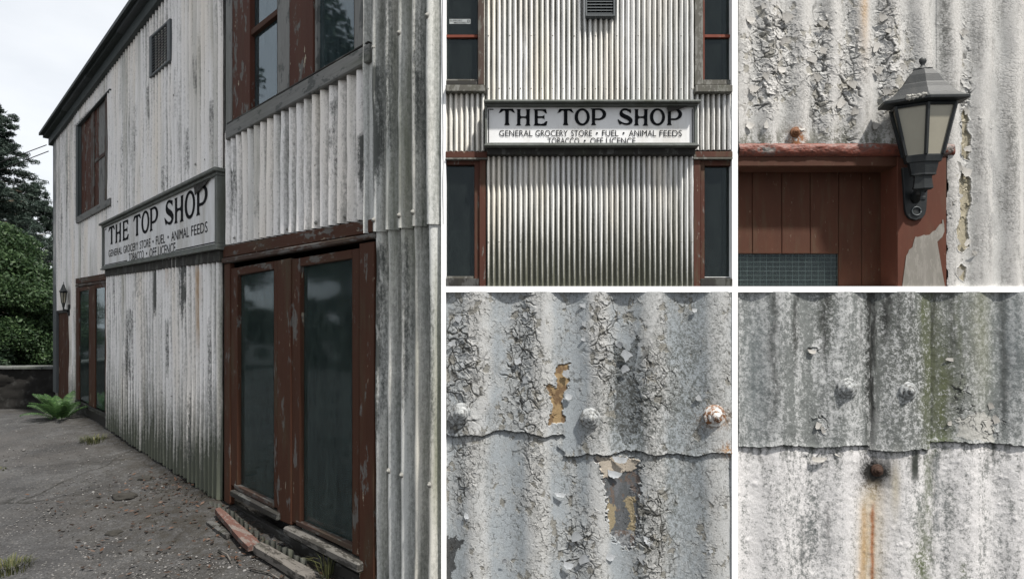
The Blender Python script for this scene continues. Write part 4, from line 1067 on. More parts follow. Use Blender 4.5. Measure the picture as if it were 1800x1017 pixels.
# ---- section 2: doorway with lantern
def fn_c(X, Yp):
    x = (X - 1290) / KB; y = Yp / KB
    wv = x + (fbm(x / 300, y / 200, 130, 2) - .5) * 24
    rg = ridges(wv, [-90, 20, 128, 238, 345, 452, 562, 660, 765, 878, 985, 1090, 1200], 1)
    d = -0.016 + 0.027 * rg + (fbm(x / 70, y / 90, 131, 3) - .5) * 0.006
    d = d + 0.004 * (x > 715)
    m_big = np.clip(.95 * gauss(x, y, 90, 200, 60, 190) + .9 * gauss(x, y, 170, 200, 60, 190) + .9 * gauss(x, y, 300, 250, 45, 240) + .8 * gauss(x, y, 410, 250, 50, 260) + .8 * gauss(x, y, 530, 200, 50, 240) + .4 * gauss(x, y, 620, 170, 60, 160) + .9 * gauss(x, y, 815, 300, 24, 160) + .8 * gauss(x, y, 805, 700, 40, 240) + .4 * gauss(x, y, 970, 480, 30, 100), 0, 1)
    pm = sstep(.42, .72, .36 * m_big * (x < 700) + .2 * m_big + .72 * fbm(x / 45, y / 85, 132, 5, .7))
    h1, c1, id1, _e = flakes(x, y, 17, 133, pm, 0.0032)
    h2, c2, id2, _e2 = flakes(x, y, 36, 134, sstep(.52, .80, .55 * m_big + .62 * fbm(x / 60, y / 80, 135, 4)), 0.0058)
    fine = voro(x / 11, y / 15, 136); hair = (1 - sstep(.03, .12, fine[1] - fine[0])) * sstep(.46, .6, fbm(x / 80, y / 140, 137, 3))
    h4, c4, id4, e4 = flakes(x, y, 74, 190, sstep(.56, .74, .5 * m_big + .7 * fbm(x / 80, y / 110, 191, 4)), 0.005)
    c2 = np.maximum(c2, c4)
    d = d + h1 + h2 + h4 - hair * .0012
    gone = ((id1 > .84) & (pm > .5)).astype(float)
    d = d - gone * .002
    b1 = inpoly(x, y, [(812, 375), (826, 400), (820, 450), (832, 480), (825, 560), (795, 545), (803, 470), (798, 410)], 12, 138)
    b2 = inpoly(x, y, [(785, 635), (800, 610), (828, 600), (834, 700), (822, 770), (828, 860), (800, 885), (780, 875), (776, 800), (792, 760), (788, 690)], 12, 139)
    b3 = inpoly(x, y, [(778, 940), (800, 924), (820, 940), (812, 985), (790, 975), (774, 960)], 8, 140)
    hole = (b1 | b2 | b3).astype(float)
    rim = np.clip(blur(hole, 4) * 4, 0, 1) * (1 - hole)
    d = d - blur(hole, 1) * .006 + rim * .005
    gr = speck(x, y, 8, 10, 141); st = fbm(x / 16, y / 170, 142, 4); gr2 = fbm(x / 20, y / 40, 143, 4)
    alb = np.empty(x.shape + (3,)); alb[:] = (0.50, 0.487, 0.47)
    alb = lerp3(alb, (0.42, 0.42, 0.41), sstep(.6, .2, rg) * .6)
    alb = lerp3(alb, (0.19, 0.185, 0.175), sstep(.50, .70, gr * .55 + st * .45) * .65)
    alb = lerp3(alb, (0.26, 0.24, 0.19), gone * .6)
    alb = lerp3(alb, (0.05, 0.047, 0.04), np.maximum(np.maximum(c1 * .6, c2 * .8), hair * .35))
    alb = lerp3(alb, (0.30, 0.265, 0.185), hole * (.8 + .2 * gr))
    alb = lerp3(alb, (0.45, 0.30, 0.16), .65 * gauss(x, y, 455, 0, 16, 170) * (.5 + gr))
    alb = lerp3(alb, (0.25, 0.25, 0.25), .6 * gauss(x, y, 905, 620, 30, 330) * sstep(.35, .6, gr2))
    alb = lerp3(alb, (0.10, 0.10, 0.09), .85 * np.clip(gauss(x, y, 735, 80, 18, 170) + gauss(x, y, 975, 500, 18, 160) * .6, 0, 1) * sstep(.36, .55, gr))
    lowm = sstep(400, 510, y) * (x < 700)
    alb = lerp3(alb, (0.085, 0.085, 0.06), lowm * sstep(.42, .58, gr * .6 + gr2 * .4) * .85)
    alb = lerp3(alb, (0.27, 0.11, 0.04), np.clip(1.2 * gauss(x, y, 220, 485, 26, 30) + .9 * gauss(x, y, 228, 500, 12, 24), 0, 1) * sstep(.36, .55, gr))
    keep = (x > 744 + (fbm(y / 30, y * 0, 144, 3) - .5) * 12) | (y < 516 + 8 * np.sin(x / 60) + 4 * np.sin(x / 21))
    return d, alb, keep
sC = thing('doorway_section', Pn(1548, 503), 'square section of flaking white iron around a dark red boarded doorway', 'wall section')
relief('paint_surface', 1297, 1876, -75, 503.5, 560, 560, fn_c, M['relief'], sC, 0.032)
CX = lambda z: 1290 + z * KB
CY = lambda z: z * KB
_o = big_bolt(CX(218), CY(463), 0.006, 0.034, sC, True)
M['door_red'] = timber('door_red', (0.072, 0.026, 0.013), (0.10, 0.055, 0.04), 0.66, 4, 0.15, 0.2)
M['jamb_red'] = timber('jamb_red', (0.105, 0.034, 0.019), (0.20, 0.18, 0.16), 0.70, 4, 0.15, 0.15)
M['weathered'] = timber('bare_wood', (0.23, 0.215, 0.19), (0.30, 0.28, 0.25), 0.5, 3, 0.0, 0.15)
# lumpy red flashing
def fn_flash(X, Yp):
    x = (X - 1290) / KB; y = Yp / KB
    t = (y - 505) / 42.0
    e0 = 6 * np.sin(x / 70) + 10 * (fbm(x / 45, x * 0, 150, 3) - .5)
    d = 0.004 + 0.024 * np.sqrt(np.clip(1 - (2 * np.clip(t, 0, 1) - 1) ** 2, 0, 1)) + (fbm(x / 30, y / 16, 151, 4) - .5) * .014
    h, c, i_, _ = flakes(x, y, 20, 152, sstep(.5, .6, fbm(x / 60, y / 60, 153, 3)), .003)
    gr = fbm(x / 9, y / 7, 154, 4)
    alb = np.empty(x.shape + (3,)); alb[:] = (0.17, 0.05, 0.032)
    alb = lerp3(alb, (0.10, 0.04, 0.03), sstep(.45, .65, gr) * .7)
    alb = lerp3(alb, (0.16, 0.155, 0.145), np.clip(gauss(x, y, 110, 530, 40, 14) + gauss(x, y, 475, 515, 30, 8) + gauss(x, y, 730, 525, 40, 30), 0, 1) * sstep(.38, .5, gr))
    return d + h, alb, None
relief('flashing', 1297, 1674, CY(503), CY(549), 380, 44, fn_flash, M['relief'], sC, 0.034)
pb('head', 1297, 1577, CY(549), CY(582), -0.15, 0.004, M['door_red'], sC, 0.003)
pb('jamb', 1577.4, 1664, CY(549), 503.4, -0.18, 0.010, M['jamb_red'], sC, 0.003)
# worn grey wood where the jamb's paint has gone
wp = [(1586, 503.3), (1590, 460), (1601, 436), (1611, 413), (1630, 414), (1652, 398), (1659, 380), (1661, 420), (1661, 503.3)]
_r = random.Random(4)
wp = [(x + (_r.uniform(-2, 2) if y < 500 and x < 1655 else 0), y + (_r.uniform(-2, 2) if y < 500 else 0)) for x, y in chaikin(wp[1:-1], 2)[:-4]] 
wp = [(1586, 503.3)] + [p for p in wp if p[1] < 502] + [(1661, 503.3)]
prism('bare_patch', [Pn(x, y, 0.013) for x, y in wp], [Pn(x, y, 0.008) for x, y in wp], M['weathered'], sC)
bx_ = [14, 65, 168, 268, 368, 449, 572]
for a, b in zip(bx_[:-1], bx_[1:]):
    yb = CY(888) if b <= 370 else 503.4
    pb('board', CX(a) + (.4 if a > 14 else 0) - (4 if a == 14 else 0), CX(b) - .4 + (8 if b == 572 else 0), CY(565), yb, -0.175, -0.150, M['door_red'], sC, 0.003)
pb('backing', 1290, 1590, CY(560), 503.4, -0.215, -0.20, M['interior_dark'], sC, 0)
pb('pane', 1290, CX(367), CY(889), 503.4, -0.172, -0.168, M['glass_wired'], sC, 0)
M['wire'] = plain('glass_wire', (0.10, 0.14, 0.135), 0.5, 0.0)
for k in range(16):
    xx = CX(24 + k * 22.6); tube('wire', [Pn(xx, CY(890), -0.167), Pn(xx, 503, -0.167)], 0.0007, M['wire'], sC, 4, False)
for k in range(7):
    yy = CY(903 + k * 15.5)
    if yy < 502: tube('wire', [Pn(1292, yy, -0.167), Pn(CX(366), yy, -0.167)], 0.0007, M['wire'], sC, 4, False)
for (zx_, zy_, wz, hz, rt) in [(140, 40, 50, 60, 2.6), (60, 60, 60, 34, 3.0), (200, 70, 60, 60, .8), (110, 30, 40, 36, .4), (185, 150, 60, 40, .5), (160, 190, 50, 40, 2.6), (130, 280, 50, 60, .7), (170, 235, 50, 34, 3.0), (75, 300, 60, 40, 2.9), (150, 340, 44, 40, .2), (40, 385, 40, 50, 1.0), (130, 420, 40, 60, 2.5), (290, 210, 40, 60, 1.5), (300, 280, 40, 50, .6), (325, 180, 40, 44, 1.2), (350, 350, 60, 50, .5), (385, 350, 40, 60, 2.5), (325, 90, 40, 50, 1.0), (430, 300, 44, 60, 1.2), (430, 400, 50, 44, .3),
                               (505, 150, 36, 60, 2.8), (530, 70, 44, 50, .6), (555, 110, 30, 40, 1.4), (520, 250, 44, 44, 1.0), (540, 330, 50, 44, .2), (580, 400, 40, 44, 1.2), (600, 240, 34, 40, .7), (500, 430, 44, 40, 2.8), (820, 590, 60, 50, 2.9), (790, 600, 44, 60, .2), (830, 520, 36, 40, 1.7), (800, 690, 30, 60, 1.2), (786, 860, 40, 50, .4), (825, 840, 30, 44, 2.6), (798, 960, 50, 44, .9), (815, 120, 36, 40, .6), (820, 400, 34, 44, .4), (850, 890, 24, 30, .9), (240, 440, 40, 30, 3.0), (60, 430, 50, 36, 2.7)]:
    flake(CX(zx_), CY(zy_), wz * KB * .62, hz * KB * .62, rt, random.uniform(.004, .009), sC, M['flake_c'], 0.006)

# ------------------------------------------------------------------ lanterns
def ico(r, n=0):
    bm = bmesh.new(); bmesh.ops.create_icosphere(bm, subdivisions=1, radius=r)
    v = np.array([p.co[:] for p in bm.verts]); f = np.array([[q.index for q in p.verts] for p in bm.faces]); bm.free(); return v, f
iv, if_ = ico(1.0)
def make_lantern(label, base, face, k, side, group='wall lanterns'):
    """base: wall point behind the lantern's foot; face: unit vector from wall to lantern; k: metres per drawing unit"""
    t = thing('wall_lantern', base, label, 'lantern', group)
    f = Vector(face).normalized(); r = Vector((-f.y, f.x, 0)); up = Vector((0, 0, 1))
    out = 128 * k
    c0 = Vector(base) + f * out                     # lantern axis at foot level (drawing y = 870)
    def ring(hw, y, n=6):
        z = (870 - y) * k; R_ = hw / math.sin(math.pi / 3) * k
        return [c0 + up * z + (f * math.cos(a) * 0.40 + r * math.sin(a)) * R_ for a in [2 * math.pi * i / n for i in range(n)]]
    def loft(name, prof, mat, n=6, smooth=False, par=None):
        bm = bmesh.new(); rs = []
        for hw, y in prof: rs.append([bm.verts.new(p) for p in ring(hw, y, n)])
        for i in range(len(rs) - 1):
            for q in range(n): bm.faces.new((rs[i][q], rs[i][(q + 1) % n], rs[i + 1][(q + 1) % n], rs[i + 1][q]))
        bm.faces.new(rs[0]); bm.faces.new(rs[-1][::-1])
        return mk_bm(name, bm, mat, par or t, smooth)
    roof = loft('roof', [(150, 300), (205, 288), (222, 284), (224, 270), (205, 262), (168, 240), (132, 200), (113, 174), (104, 167), (98, 156), (76, 116), (50, 84), (44, 80)], M['lamp_metal'])
    loft('finial', [(44, 82), (46, 75), (22, 68), (12, 60), (10, 50), (16, 38), (18, 28), (16, 16), (9, 8), (3, 4)], M['lamp_metal'], 12, True, roof)
    loft('collar', [(96, 598), (98, 604), (90, 640), (76, 642), (74, 660), (64, 706), (66, 716), (48, 718), (44, 730), (48, 770), (52, 796), (44, 802), (20, 806), (10, 818), (8, 834), (15, 848), (14, 862), (6, 870)], M['lamp_metal'], 6)
    top = ring(158, 302); bot = ring(96, 598)
    ti = [p.lerp(c0 + up * (870 - 302) * k, 0.06) for p in top]; bi = [p.lerp(c0 + up * (870 - 598) * k, 0.06) for p in bot]
    for q in range(6):
        q2 = (q + 1) % 6
        mk('pane', [ti[q], ti[q2], bi[q2], bi[q]], [(0, 1, 2, 3)], M['lamp_glass'], t)
        wdt = 0.10
        def bar(a0, a1, b0, b1):
            # glazing bar: narrow prism along the edge
            outw = ((a0 + b0) / 2 - (c0 + up * ((a0 + b0) / 2 - c0).z)).normalized() * (7 * k)
            prism('glazing_bar', [a0 + outw, a1 + outw, b1 + outw, b0 + outw], [a0 - outw, a1 - outw, b1 - outw, b0 - outw], M['lamp_metal'], t)
        tube('glazing_bar', [top[q], bot[q]], 11 * k, M['lamp_metal'], t, 5, False)
        tube('glazing_bar', [top[q].lerp(bot[q], 0.02), top[q2].lerp(bot[q2], 0.02)], 9 * k, M['lamp_metal'], t, 4, False)
    # arm and back plate on the wall
    tube('arm', [c0 + up * 75 * k, c0 + up * 70 * k - f * 60 * k, Vector(base) + up * 30 * k + f * 12 * k], [30 * k, 26 * k, 30 * k], M['lamp_metal'], t, 8)
    wn_ = Vector(side); wr = Vector((-wn_.y, wn_.x, 0))
    pl = [(-82, -230), (82, -230), (66, 30), (58, 62), (38, 86), (0, 98), (-38, 86), (-58, 62), (-66, 30)]
    prism('back_plate', [Vector(base) + wr * x * k - up * y * k + wn_ * 22 * k for x, y in pl], [Vector(base) + wr * x * k - up * y * k - wn_ * 10 * k for x, y in pl], M['lamp_metal'], t, 3 * k)
    badge = [Vector(base) + wr * (28 * math.cos(a)) * k - up * (42 + 26 * math.sin(a)) * k + wn_ * 26 * k for a in np.linspace(0, 2 * math.pi, 17)[:-1]]
    tube('badge', badge + [badge[0]], 4 * k, M['pipe'], t, 5)
    return t
kL = (ZB - 0.14) / FPX / 3.178 * 0.93
vx = Vector((-0.26, -1, 0)).normalized()
# cobwebbed lantern beside the doorway: foot at photograph (1622, 352)
outL = 128 * kL
foot = Pn(1622, 352, 0.0)
axis = Vector(((1622 - PX) / FPX * (ZB - outL), ZB - outL, 0))
bL = Vector((axis.x, axis.y, EYE + (HY - 353) / FPX * (ZB - outL))) - vx * outL
make_lantern('dark metal wall lantern with beige panes beside the red boarded doorway', (bL.x, bL.y - 0.0, bL.z), vx, kL, (0, -1, 0), None)
lich = bpy.data.objects['wall_lantern']
V = []; Fa = []; n = 0
for q in range(46):
    u = R.random(); c_ = Vector(bL) + vx * outL
    rr = Vector((-vx.y, vx.x, 0)); hw = -(20 + 95 * u) * kL
    edge = 1 - abs(hw) / (224 / math.sin(math.pi / 3) * math.sin(math.pi / 3) * kL)
    p_ = c_ + rr * hw + vx * (224 / math.sin(math.pi / 3) * 0.40 * kL) * (edge * .5 + .47) + Vector((0, 0, (870 - R.uniform(258, 276)) * kL))
    r0 = R.uniform(.006, .013); V.append(iv * r0 * R.uniform(.6, 1.3, (len(iv), 3)) + np.array(p_)); Fa.append(if_ + n); n += len(iv)
mk('lichen', np.concatenate(V), np.concatenate(Fa), plain('lichen', (0.36, 0.35, 0.32), .95, 0, .5, 60, .5), lich)
s_l, h_l = sh(111.5, 549, 0.10)
make_lantern('small dark wall lantern over the side door at the far end of the shop front', W(s_l, h_l, 0.02), N, 0.00062, N, None)

# ------------------------------------------------------------------ ground
gx = np.concatenate([[-300, -120, -60, -35, -24, -17, -13], np.arange(-10.5, 1.2, 0.045), [2, 4, 8, 20, 60, 300]])
gyv = np.concatenate([[-80, -30, -10, -3, 0, 1.5], np.arange(2.6, 10.4, 0.045), np.arange(10.6, 14, 0.4), [16, 20, 30, 60, 120, 350]])
GX, GYY = np.meshgrid(gx, gyv)
Zg = gz(GYY)
nearm = (GX > -11) & (GX < 1.3) & (GYY > 2.4) & (GYY < 10.6)
Zg = Zg + nearm * ((fbm(GX * 14, GYY * 14, 200, 4, .6) - .5) * 0.014 + (fbm(GX * 1.1, GYY * 1.1, 201, 3) - .5) * 0.05)
dist = (GX - P0.x) * N.x + (GYY - P0.y) * N.y          # distance out from the front
Zg = Zg + nearm * np.exp(-np.clip(dist, 0, 9) / 0.35) * (fbm(GX * 7, GYY * 7, 203, 4) - .2) * 0.07
nx = len(gx); ii = np.arange((len(gyv) - 1) * nx).reshape(len(gyv) - 1, nx)[:, :-1].ravel()
m = MT('asphalt', 0.92, spec=0.2)
v1 = m.noise(m.vec((2.0, 2.0, 2.0)), 1.0, 5, 0.65); v2 = m.noise(m.vec((60, 60, 60)), 1.0, 4, 0.7)
c = m.mix(m.ramp(v1, [(0.32, 0.0), (0.68, 1.0)]), (0.044, 0.044, 0.0455), (0.092, 0.092, 0.093))
c = m.mix(m.ramp(v2, [(0.35, 0.75), (0.55, 0.0)]), c, (0.016, 0.016, 0.016))
c = m.mix(m.ramp(m.noise(m.vec((0.7, 1.6, 1.0)), 1.0, 6, 0.7), [(0.50, 0.0), (0.60, 0.55)]), c, (0.024, 0.024, 0.025))
ck = m.n.new('ShaderNodeTexVoronoi'); ck.feature = 'DISTANCE_TO_EDGE'; ck.inputs['Scale'].default_value = 0.75
warp = m.n.new('ShaderNodeMix'); warp.data_type = 'RGBA'; warp.inputs[0].default_value = 0.22; wn2 = m.n.new('ShaderNodeTexNoise'); wn2.inputs['Scale'].default_value = 3.0; wn2.inputs['Detail'].default_value = 6; m.l.new(m.vec((1, 1, 1)), wn2.inputs['Vector']); m.l.new(m.vec((1, 1, 1)), warp.inputs[6]); m.l.new(wn2.outputs['Color'], warp.inputs[7]); m.l.new(warp.outputs[2], ck.inputs['Vector'])
c = m.mix(m.math('MULTIPLY', m.ramp(ck.outputs['Distance'], [(0.004, 1.0), (0.014, 0.0)]), m.ramp(m.noise(m.vec((1.3, 1.3, 1.3)), 1.0, 3), [(0.45, 0.0), (0.6, 0.8)])), c, (0.012, 0.012, 0.011))
vc = m.n.new('ShaderNodeTexVoronoi'); vc.inputs['Scale'].default_value = 38; m.l.new(m.vec((1, 1, 1)), vc.inputs['Vector'])
c = m.mix(m.math('MULTIPLY', m.ramp(vc.outputs['Distance'], [(0.22, 1.0), (0.34, 0.0)]), m.ramp(vc.outputs['Color'], [(0.55, 0.0), (0.62, 0.8)])), c, (0.13, 0.125, 0.12))
vd = m.n.new('ShaderNodeTexVoronoi'); vd.inputs['Scale'].default_value = 17; m.l.new(m.vec((1, 1, 1)), vd.inputs['Vector'])
c = m.mix(m.math('MULTIPLY', m.ramp(vd.outputs['Distance'], [(0.12, 1.0), (0.2, 0.0)]), m.ramp(vd.outputs['Color'], [(0.62, 0.0), (0.7, 0.75)])), c, (0.14, 0.138, 0.135))
br = m.ramp(m.noise(m.vec((0.9, 0.9, 0.9)), 1.0, 4), [(0.50, 0.0), (0.70, 0.6)])
c = m.mix(br, c, (0.066, 0.062, 0.059))
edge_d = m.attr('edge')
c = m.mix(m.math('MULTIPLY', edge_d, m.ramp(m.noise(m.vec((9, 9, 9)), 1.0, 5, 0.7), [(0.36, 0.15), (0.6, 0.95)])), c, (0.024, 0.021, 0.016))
m.color(c); m.bump(m.math('ADD', v2, m.math('MULTIPLY', vc.outputs['Distance'], -0.6)), 0.7, 0.012)
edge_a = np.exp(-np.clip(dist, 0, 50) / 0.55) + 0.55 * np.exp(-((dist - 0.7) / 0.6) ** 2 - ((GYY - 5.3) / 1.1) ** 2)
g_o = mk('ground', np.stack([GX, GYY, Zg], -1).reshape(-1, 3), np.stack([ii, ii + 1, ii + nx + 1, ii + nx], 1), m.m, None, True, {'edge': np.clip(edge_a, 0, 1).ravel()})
tag(g_o, kind='structure')
def gp(x, y, o=0.0):
    """photograph position -> point on the forecourt"""
    Y = 5.0
    for _ in range(30): Y = float((EYE - gz(Y)) / max((y - HY) / FPX, 0.02) * .5 + Y * .5)
    return Vector(((x - PX) / FPX * Y, Y, float(gz(Y)) + o))

# loose stones
V = []; Fa = []; n = 0
for k in range(4200):
    q = gp(R.uniform(-10, 640), 1040 - 300 * R.random() ** 1.3)
    dd = (q - P0).dot(N)
    if dd < 0.05 or q.y > 9.3: continue
    r_ = R.uniform(.004, .010) * (1 + (R.random() < .06))
    vv = iv * r_ * R.uniform(.6, 1.3, (len(iv), 3)) * [1, 1, .6] + np.array([q.x, q.y, q.z + r_ * .2]); V.append(vv); Fa.append(if_ + n); n += len(iv)
m = MT('gravel', 0.9); gi = m.n.new('ShaderNodeNewGeometry')
m.color(m.ramp(gi.outputs['Random Per Island'], [(0.0, (0.03, 0.03, 0.03)), (0.6, (0.11, 0.105, 0.10)), (1.0, (0.19, 0.185, 0.18))]))
o = mk('gravel', np.concatenate(V), np.concatenate(Fa), m.m); tag(o, 'loose grey and white chippings scattered over the asphalt', 'gravel', kind='stuff')

# fallen leaves and litter against the wall
def leaf_cloud(pts, size, flat=0.5, aspect=0.5, up_bias=None):
    n = len(pts); pts = np.asarray(pts)
    a = R.normal(size=(n, 3)); a[:, 2] *= flat; a /= np.linalg.norm(a, axis=1, keepdims=True)
    b = R.normal(size=(n, 3)); b -= (b * a).sum(1, keepdims=True) * a; 
    if up_bias is not None: b[:, 2] *= up_bias
    b /= np.linalg.norm(b, axis=1, keepdims=True) + 1e-9
    s = size * R.uniform(.6, 1.4, (n, 1))
    nrm = np.cross(a, b)
    q = np.stack([pts - a * s, pts + b * s * aspect + nrm * s * .12, pts + a * s, pts - b * s * aspect + nrm * s * .12], 1)
    return q.reshape(-1, 3), np.arange(4 * n).reshape(n, 4)
pts = []
while len(pts) < 700:
    s_, o_ = R.uniform(.2, 4.6), abs(R.normal(0, .28)) + .03
    if R.random() < .35: s_, o_ = R.uniform(2.0, 5.0), R.uniform(.1, 1.3)
    p = W(s_, 0, o_); pts.append((p.x, p.y, float(gz(p.y)) + R.uniform(.01, .05)))
v, f = leaf_cloud(pts, 0.022, 0.25, 0.45, 0.2)
o = mk('leaf_litter', v, f, leaf_mat('dead_leaf', (0.014, 0.011, 0.009), (0.12, 0.066, 0.042), 0.1)); tag(o, 'brown dead leaves and bark bits lying along the foot of the front', 'leaf litter', kind='stuff')

# soil clods
def clod(x, y, r, label):
    q = gp(x, y); vv, ff = ico(1.0)
    bm = bmesh.new(); bmesh.ops.create_icosphere(bm, subdivisions=3, radius=1.0)
    P = np.array([p.co[:] for p in bm.verts])
    nz = fbm(P[:, 0] * 2.2 + x, P[:, 1] * 2.2 + P[:, 2] * 1.7, int(x), 4)
    P = P * (0.45 + 1.1 * nz)[:, None] * [r * 1.4, r, r * .5] + [q.x, q.y, q.z + r * .1]
    for p, c_ in zip(bm.verts, P): p.co = c_
    o = mk_bm('soil_clod', bm, M['dirt'], None, True); tag(o, label, 'clod', 'soil clods on the asphalt')
clod(218, 874, .085, 'wide black clod of soil on the asphalt, largest of the three clods')
clod(259, 842, .06, 'black clod of soil on the asphalt, the one closest to the iron wall')
clod(200, 938, .055, 'small black clod of soil standing alone on bare asphalt')

# boards lying by the shopfront window
def plank(name, a, b, w0, w1, th, mat, label, lift0=0.0, lift1=0.0, cat='plank'):
    pa = gp(*a); pb_ = gp(*b); pa.z += lift0; pb_.z += lift1
    d_ = (pb_ - pa).normalized(); sd = d_.cross(Vector((0, 0, 1))).normalized(); upv = sd.cross(d_)
    bm = bmesh.new(); n = 9; rings = []
    for i in range(n):
        t_ = i / (n - 1); c_ = pa.lerp(pb_, t_); ww = (w0 + (w1 - w0) * t_) * (1 + .06 * random.uniform(-1, 1)); 
        if i in (0, n - 1): ww *= .8
        rings.append([bm.verts.new(c_ + sd * ww * u + upv * th * vv_ + d_ * random.uniform(-.02, .02) * (i in (0, n - 1))) for u, vv_ in ((-.5, 0.02), (.5, 0.02), (.5, 1), (.12, 1.12), (-.5, 1))])
    for i in range(n - 1):
        for q in range(5): bm.faces.new((rings[i][q], rings[i][(q + 1) % 5], rings[i + 1][(q + 1) % 5], rings[i + 1][q]))
    bm.faces.new(rings[0]); bm.faces.new(rings[-1][::-1])
    o = mk_bm(name, bm, mat, None); tag(o, label, cat); return o
M['plank_red'] = timber('faded_red_plank', (0.115, 0.06, 0.048), (0.17, 0.14, 0.125), 0.50, 2.0, 0.3, 0.1, LAY)
M['plank_grey'] = timber('rotten_plank', (0.05, 0.046, 0.04), (0.15, 0.138, 0.125), 0.46, 2.0, 0.0, 0.2, LAY)
plank('broken_plank', (383, 914), (446, 976), .055, .12, .045, M['plank_red'], 'faded red broken plank lying on litter below the large shop window', .07, .05)
plank('broken_plank', (368, 922), (404, 949), .07, .07, .03, M['dark_timber'], 'short black board half under the faded red plank', .01, .02)
plank('broken_plank', (450, 972), (545, 1030), .09, .11, .06, M['plank_grey'], 'rotten grey board lying beyond the tip of the red plank', .03, .03)
for (a, b, lb) in (((441, 1003), (500, 1025), 'pale straight twig lying in the leaf litter'), ((384, 970), (408, 993), 'thin curved twig on asphalt beside the red plank')):
    pa, pb_ = gp(*a, .02), gp(*b, .015)
    o = tube('twig', [pa, pa.lerp(pb_, .5) + Vector((.01, .015, .012)), pb_], [.007, .006, .003], M['plank_grey'], None, 6); tag(o, lb, 'twig')
# broken foot of an old corrugated sheet standing in front of the window base
s_a = sh(372, 890, 0.1)[0]; s_b = sh(545, 1000, 0.1)[0]
topb = line((374, 893), (548, 1003), 0.1)
o = sheet(s_b, s_a, lambda s: gs(s) - .06, lambda s: max(topb(s), gs(s) + .075) + .02 * math.sin(s * 5) + .012 * math.sin(s * 23), 0.10, 0.009, 0.12, M['sheet_old'], None, 77, 8, 0, 'broken_sheet')
tag(o, 'ragged strip of broken corrugated sheet standing below the large shop window', 'iron strip')

# grass tufts
M['grass'] = leaf_mat('grass', (0.035, 0.045, 0.016), (0.13, 0.125, 0.055), 0.2)
def tuft(x, y, n, h, spread, label, mat=None):
    q = gp(x, y); V = []; Fc = []
    for k in range(n):
        a = R.uniform(0, 6.283); b0 = np.array([q.x, q.y, q.z - .01]) + np.array([math.cos(a), math.sin(a), 0]) * spread * R.random() ** .6
        l = h * R.uniform(.5, 1.1); out = np.array([math.cos(a), math.sin(a), 0]) * l * R.uniform(.2, .8); sd = np.array([-math.sin(a), math.cos(a), 0]) * .0035
        m_ = b0 + out * .35 + [0, 0, l * .65]; e = b0 + out + [0, 0, l * .8]
        i = len(V); V += [b0 - sd, b0 + sd, m_ + sd, m_ - sd, e]; Fc += [(i, i + 1, i + 2, i + 3), (i + 3, i + 2, i + 4)]
    o = mk('grass_tuft', V, Fc, mat or M['grass']); tag(o, label, 'grass', 'grass tufts in the asphalt')
tuft(18, 1002, 150, .11, .14, 'green grass tuft in the asphalt at the open side of the forecourt')
tuft(165, 776, 160, .12, .16, 'dry straw coloured grass tuft below the far shop window')
tuft(3, 826, 30, .06, .08, 'sparse low grass tuft on the asphalt near the stone wall')
tuft(575, 1018, 30, .30, .04, 'tall seeding grass stalks under the large shop window sill')
tuft(655, 1035, 24, .30, .03, 'grass stalks at the foot of the near iron wall')

# ------------------------------------------------------------------ fern
M['fern'] = leaf_mat('fern', (0.028, 0.068, 0.022), (0.085, 0.155, 0.05), 0.35)
fq = gp(108, 738); fq.y -= 0.0
fern = thing('fern', fq, 'bright green fern growing against the wall by the side door', 'fern')
for k in range(20):
    a = R.uniform(0, 6.283) if k > 5 else [3.3, 3.05, 3.6, 2.7, .2, -.3][k]
    L = R.uniform(.42, .62); el0 = R.uniform(.8, 1.4) if k > 2 else R.uniform(.5, .85)
    pts = []; p = np.array([fq.x, fq.y, fq.z]) + np.array([math.cos(a), math.sin(a), 0]) * .04; el = el0
    nseg = 22
    for i in range(nseg + 1):
        pts.append(p.copy()); el -= (1.5 / nseg) * (i / nseg) * 1.4
        p = p + np.array([math.cos(a) * math.cos(el), math.sin(a) * math.cos(el), math.sin(el)]) * L / nseg
    V = []; Fc = []
    side = np.array([-math.sin(a), math.cos(a), 0])
    for i in range(nseg + 1):
        tt = i / nseg
        plen = 0.21 * L * (math.sin(math.pi * min(1, tt * .92 + .1)) ** .7) * (1 if tt > .12 else 0)
        t_ = pts[min(i + 1, nseg)] - pts[max(i - 1, 0)]; t_ /= np.linalg.norm(t_)
        j = len(V); V += [pts[i] - side * .003, pts[i] + side * .003]
        if i: Fc.append((j - prev, j - prev + 1, j + 1, j)) if False else Fc.append((pj, pj + 1, j + 1, j))
        pj = j
        if plen > 0.01:
            for sg in (-1, 1):
                dirp = side * sg * .9 + t_ * .35; dirp /= np.linalg.norm(dirp)
                wv_ = t_ * L / nseg * .42; tip = pts[i] + dirp * plen + np.array([0, 0, -.02 - .1 * plen])
                mid = pts[i] + dirp * plen * .5 + np.array([0, 0, .004])
                b_ = len(V); V += [pts[i] - wv_, pts[i] + wv_, mid + wv_ * .8, mid - wv_ * .8, tip]
                Fc += [(b_, b_ + 1, b_ + 2, b_ + 3), (b_ + 3, b_ + 2, b_ + 4)]
    mk('frond', V, Fc, M['fern'], fern)

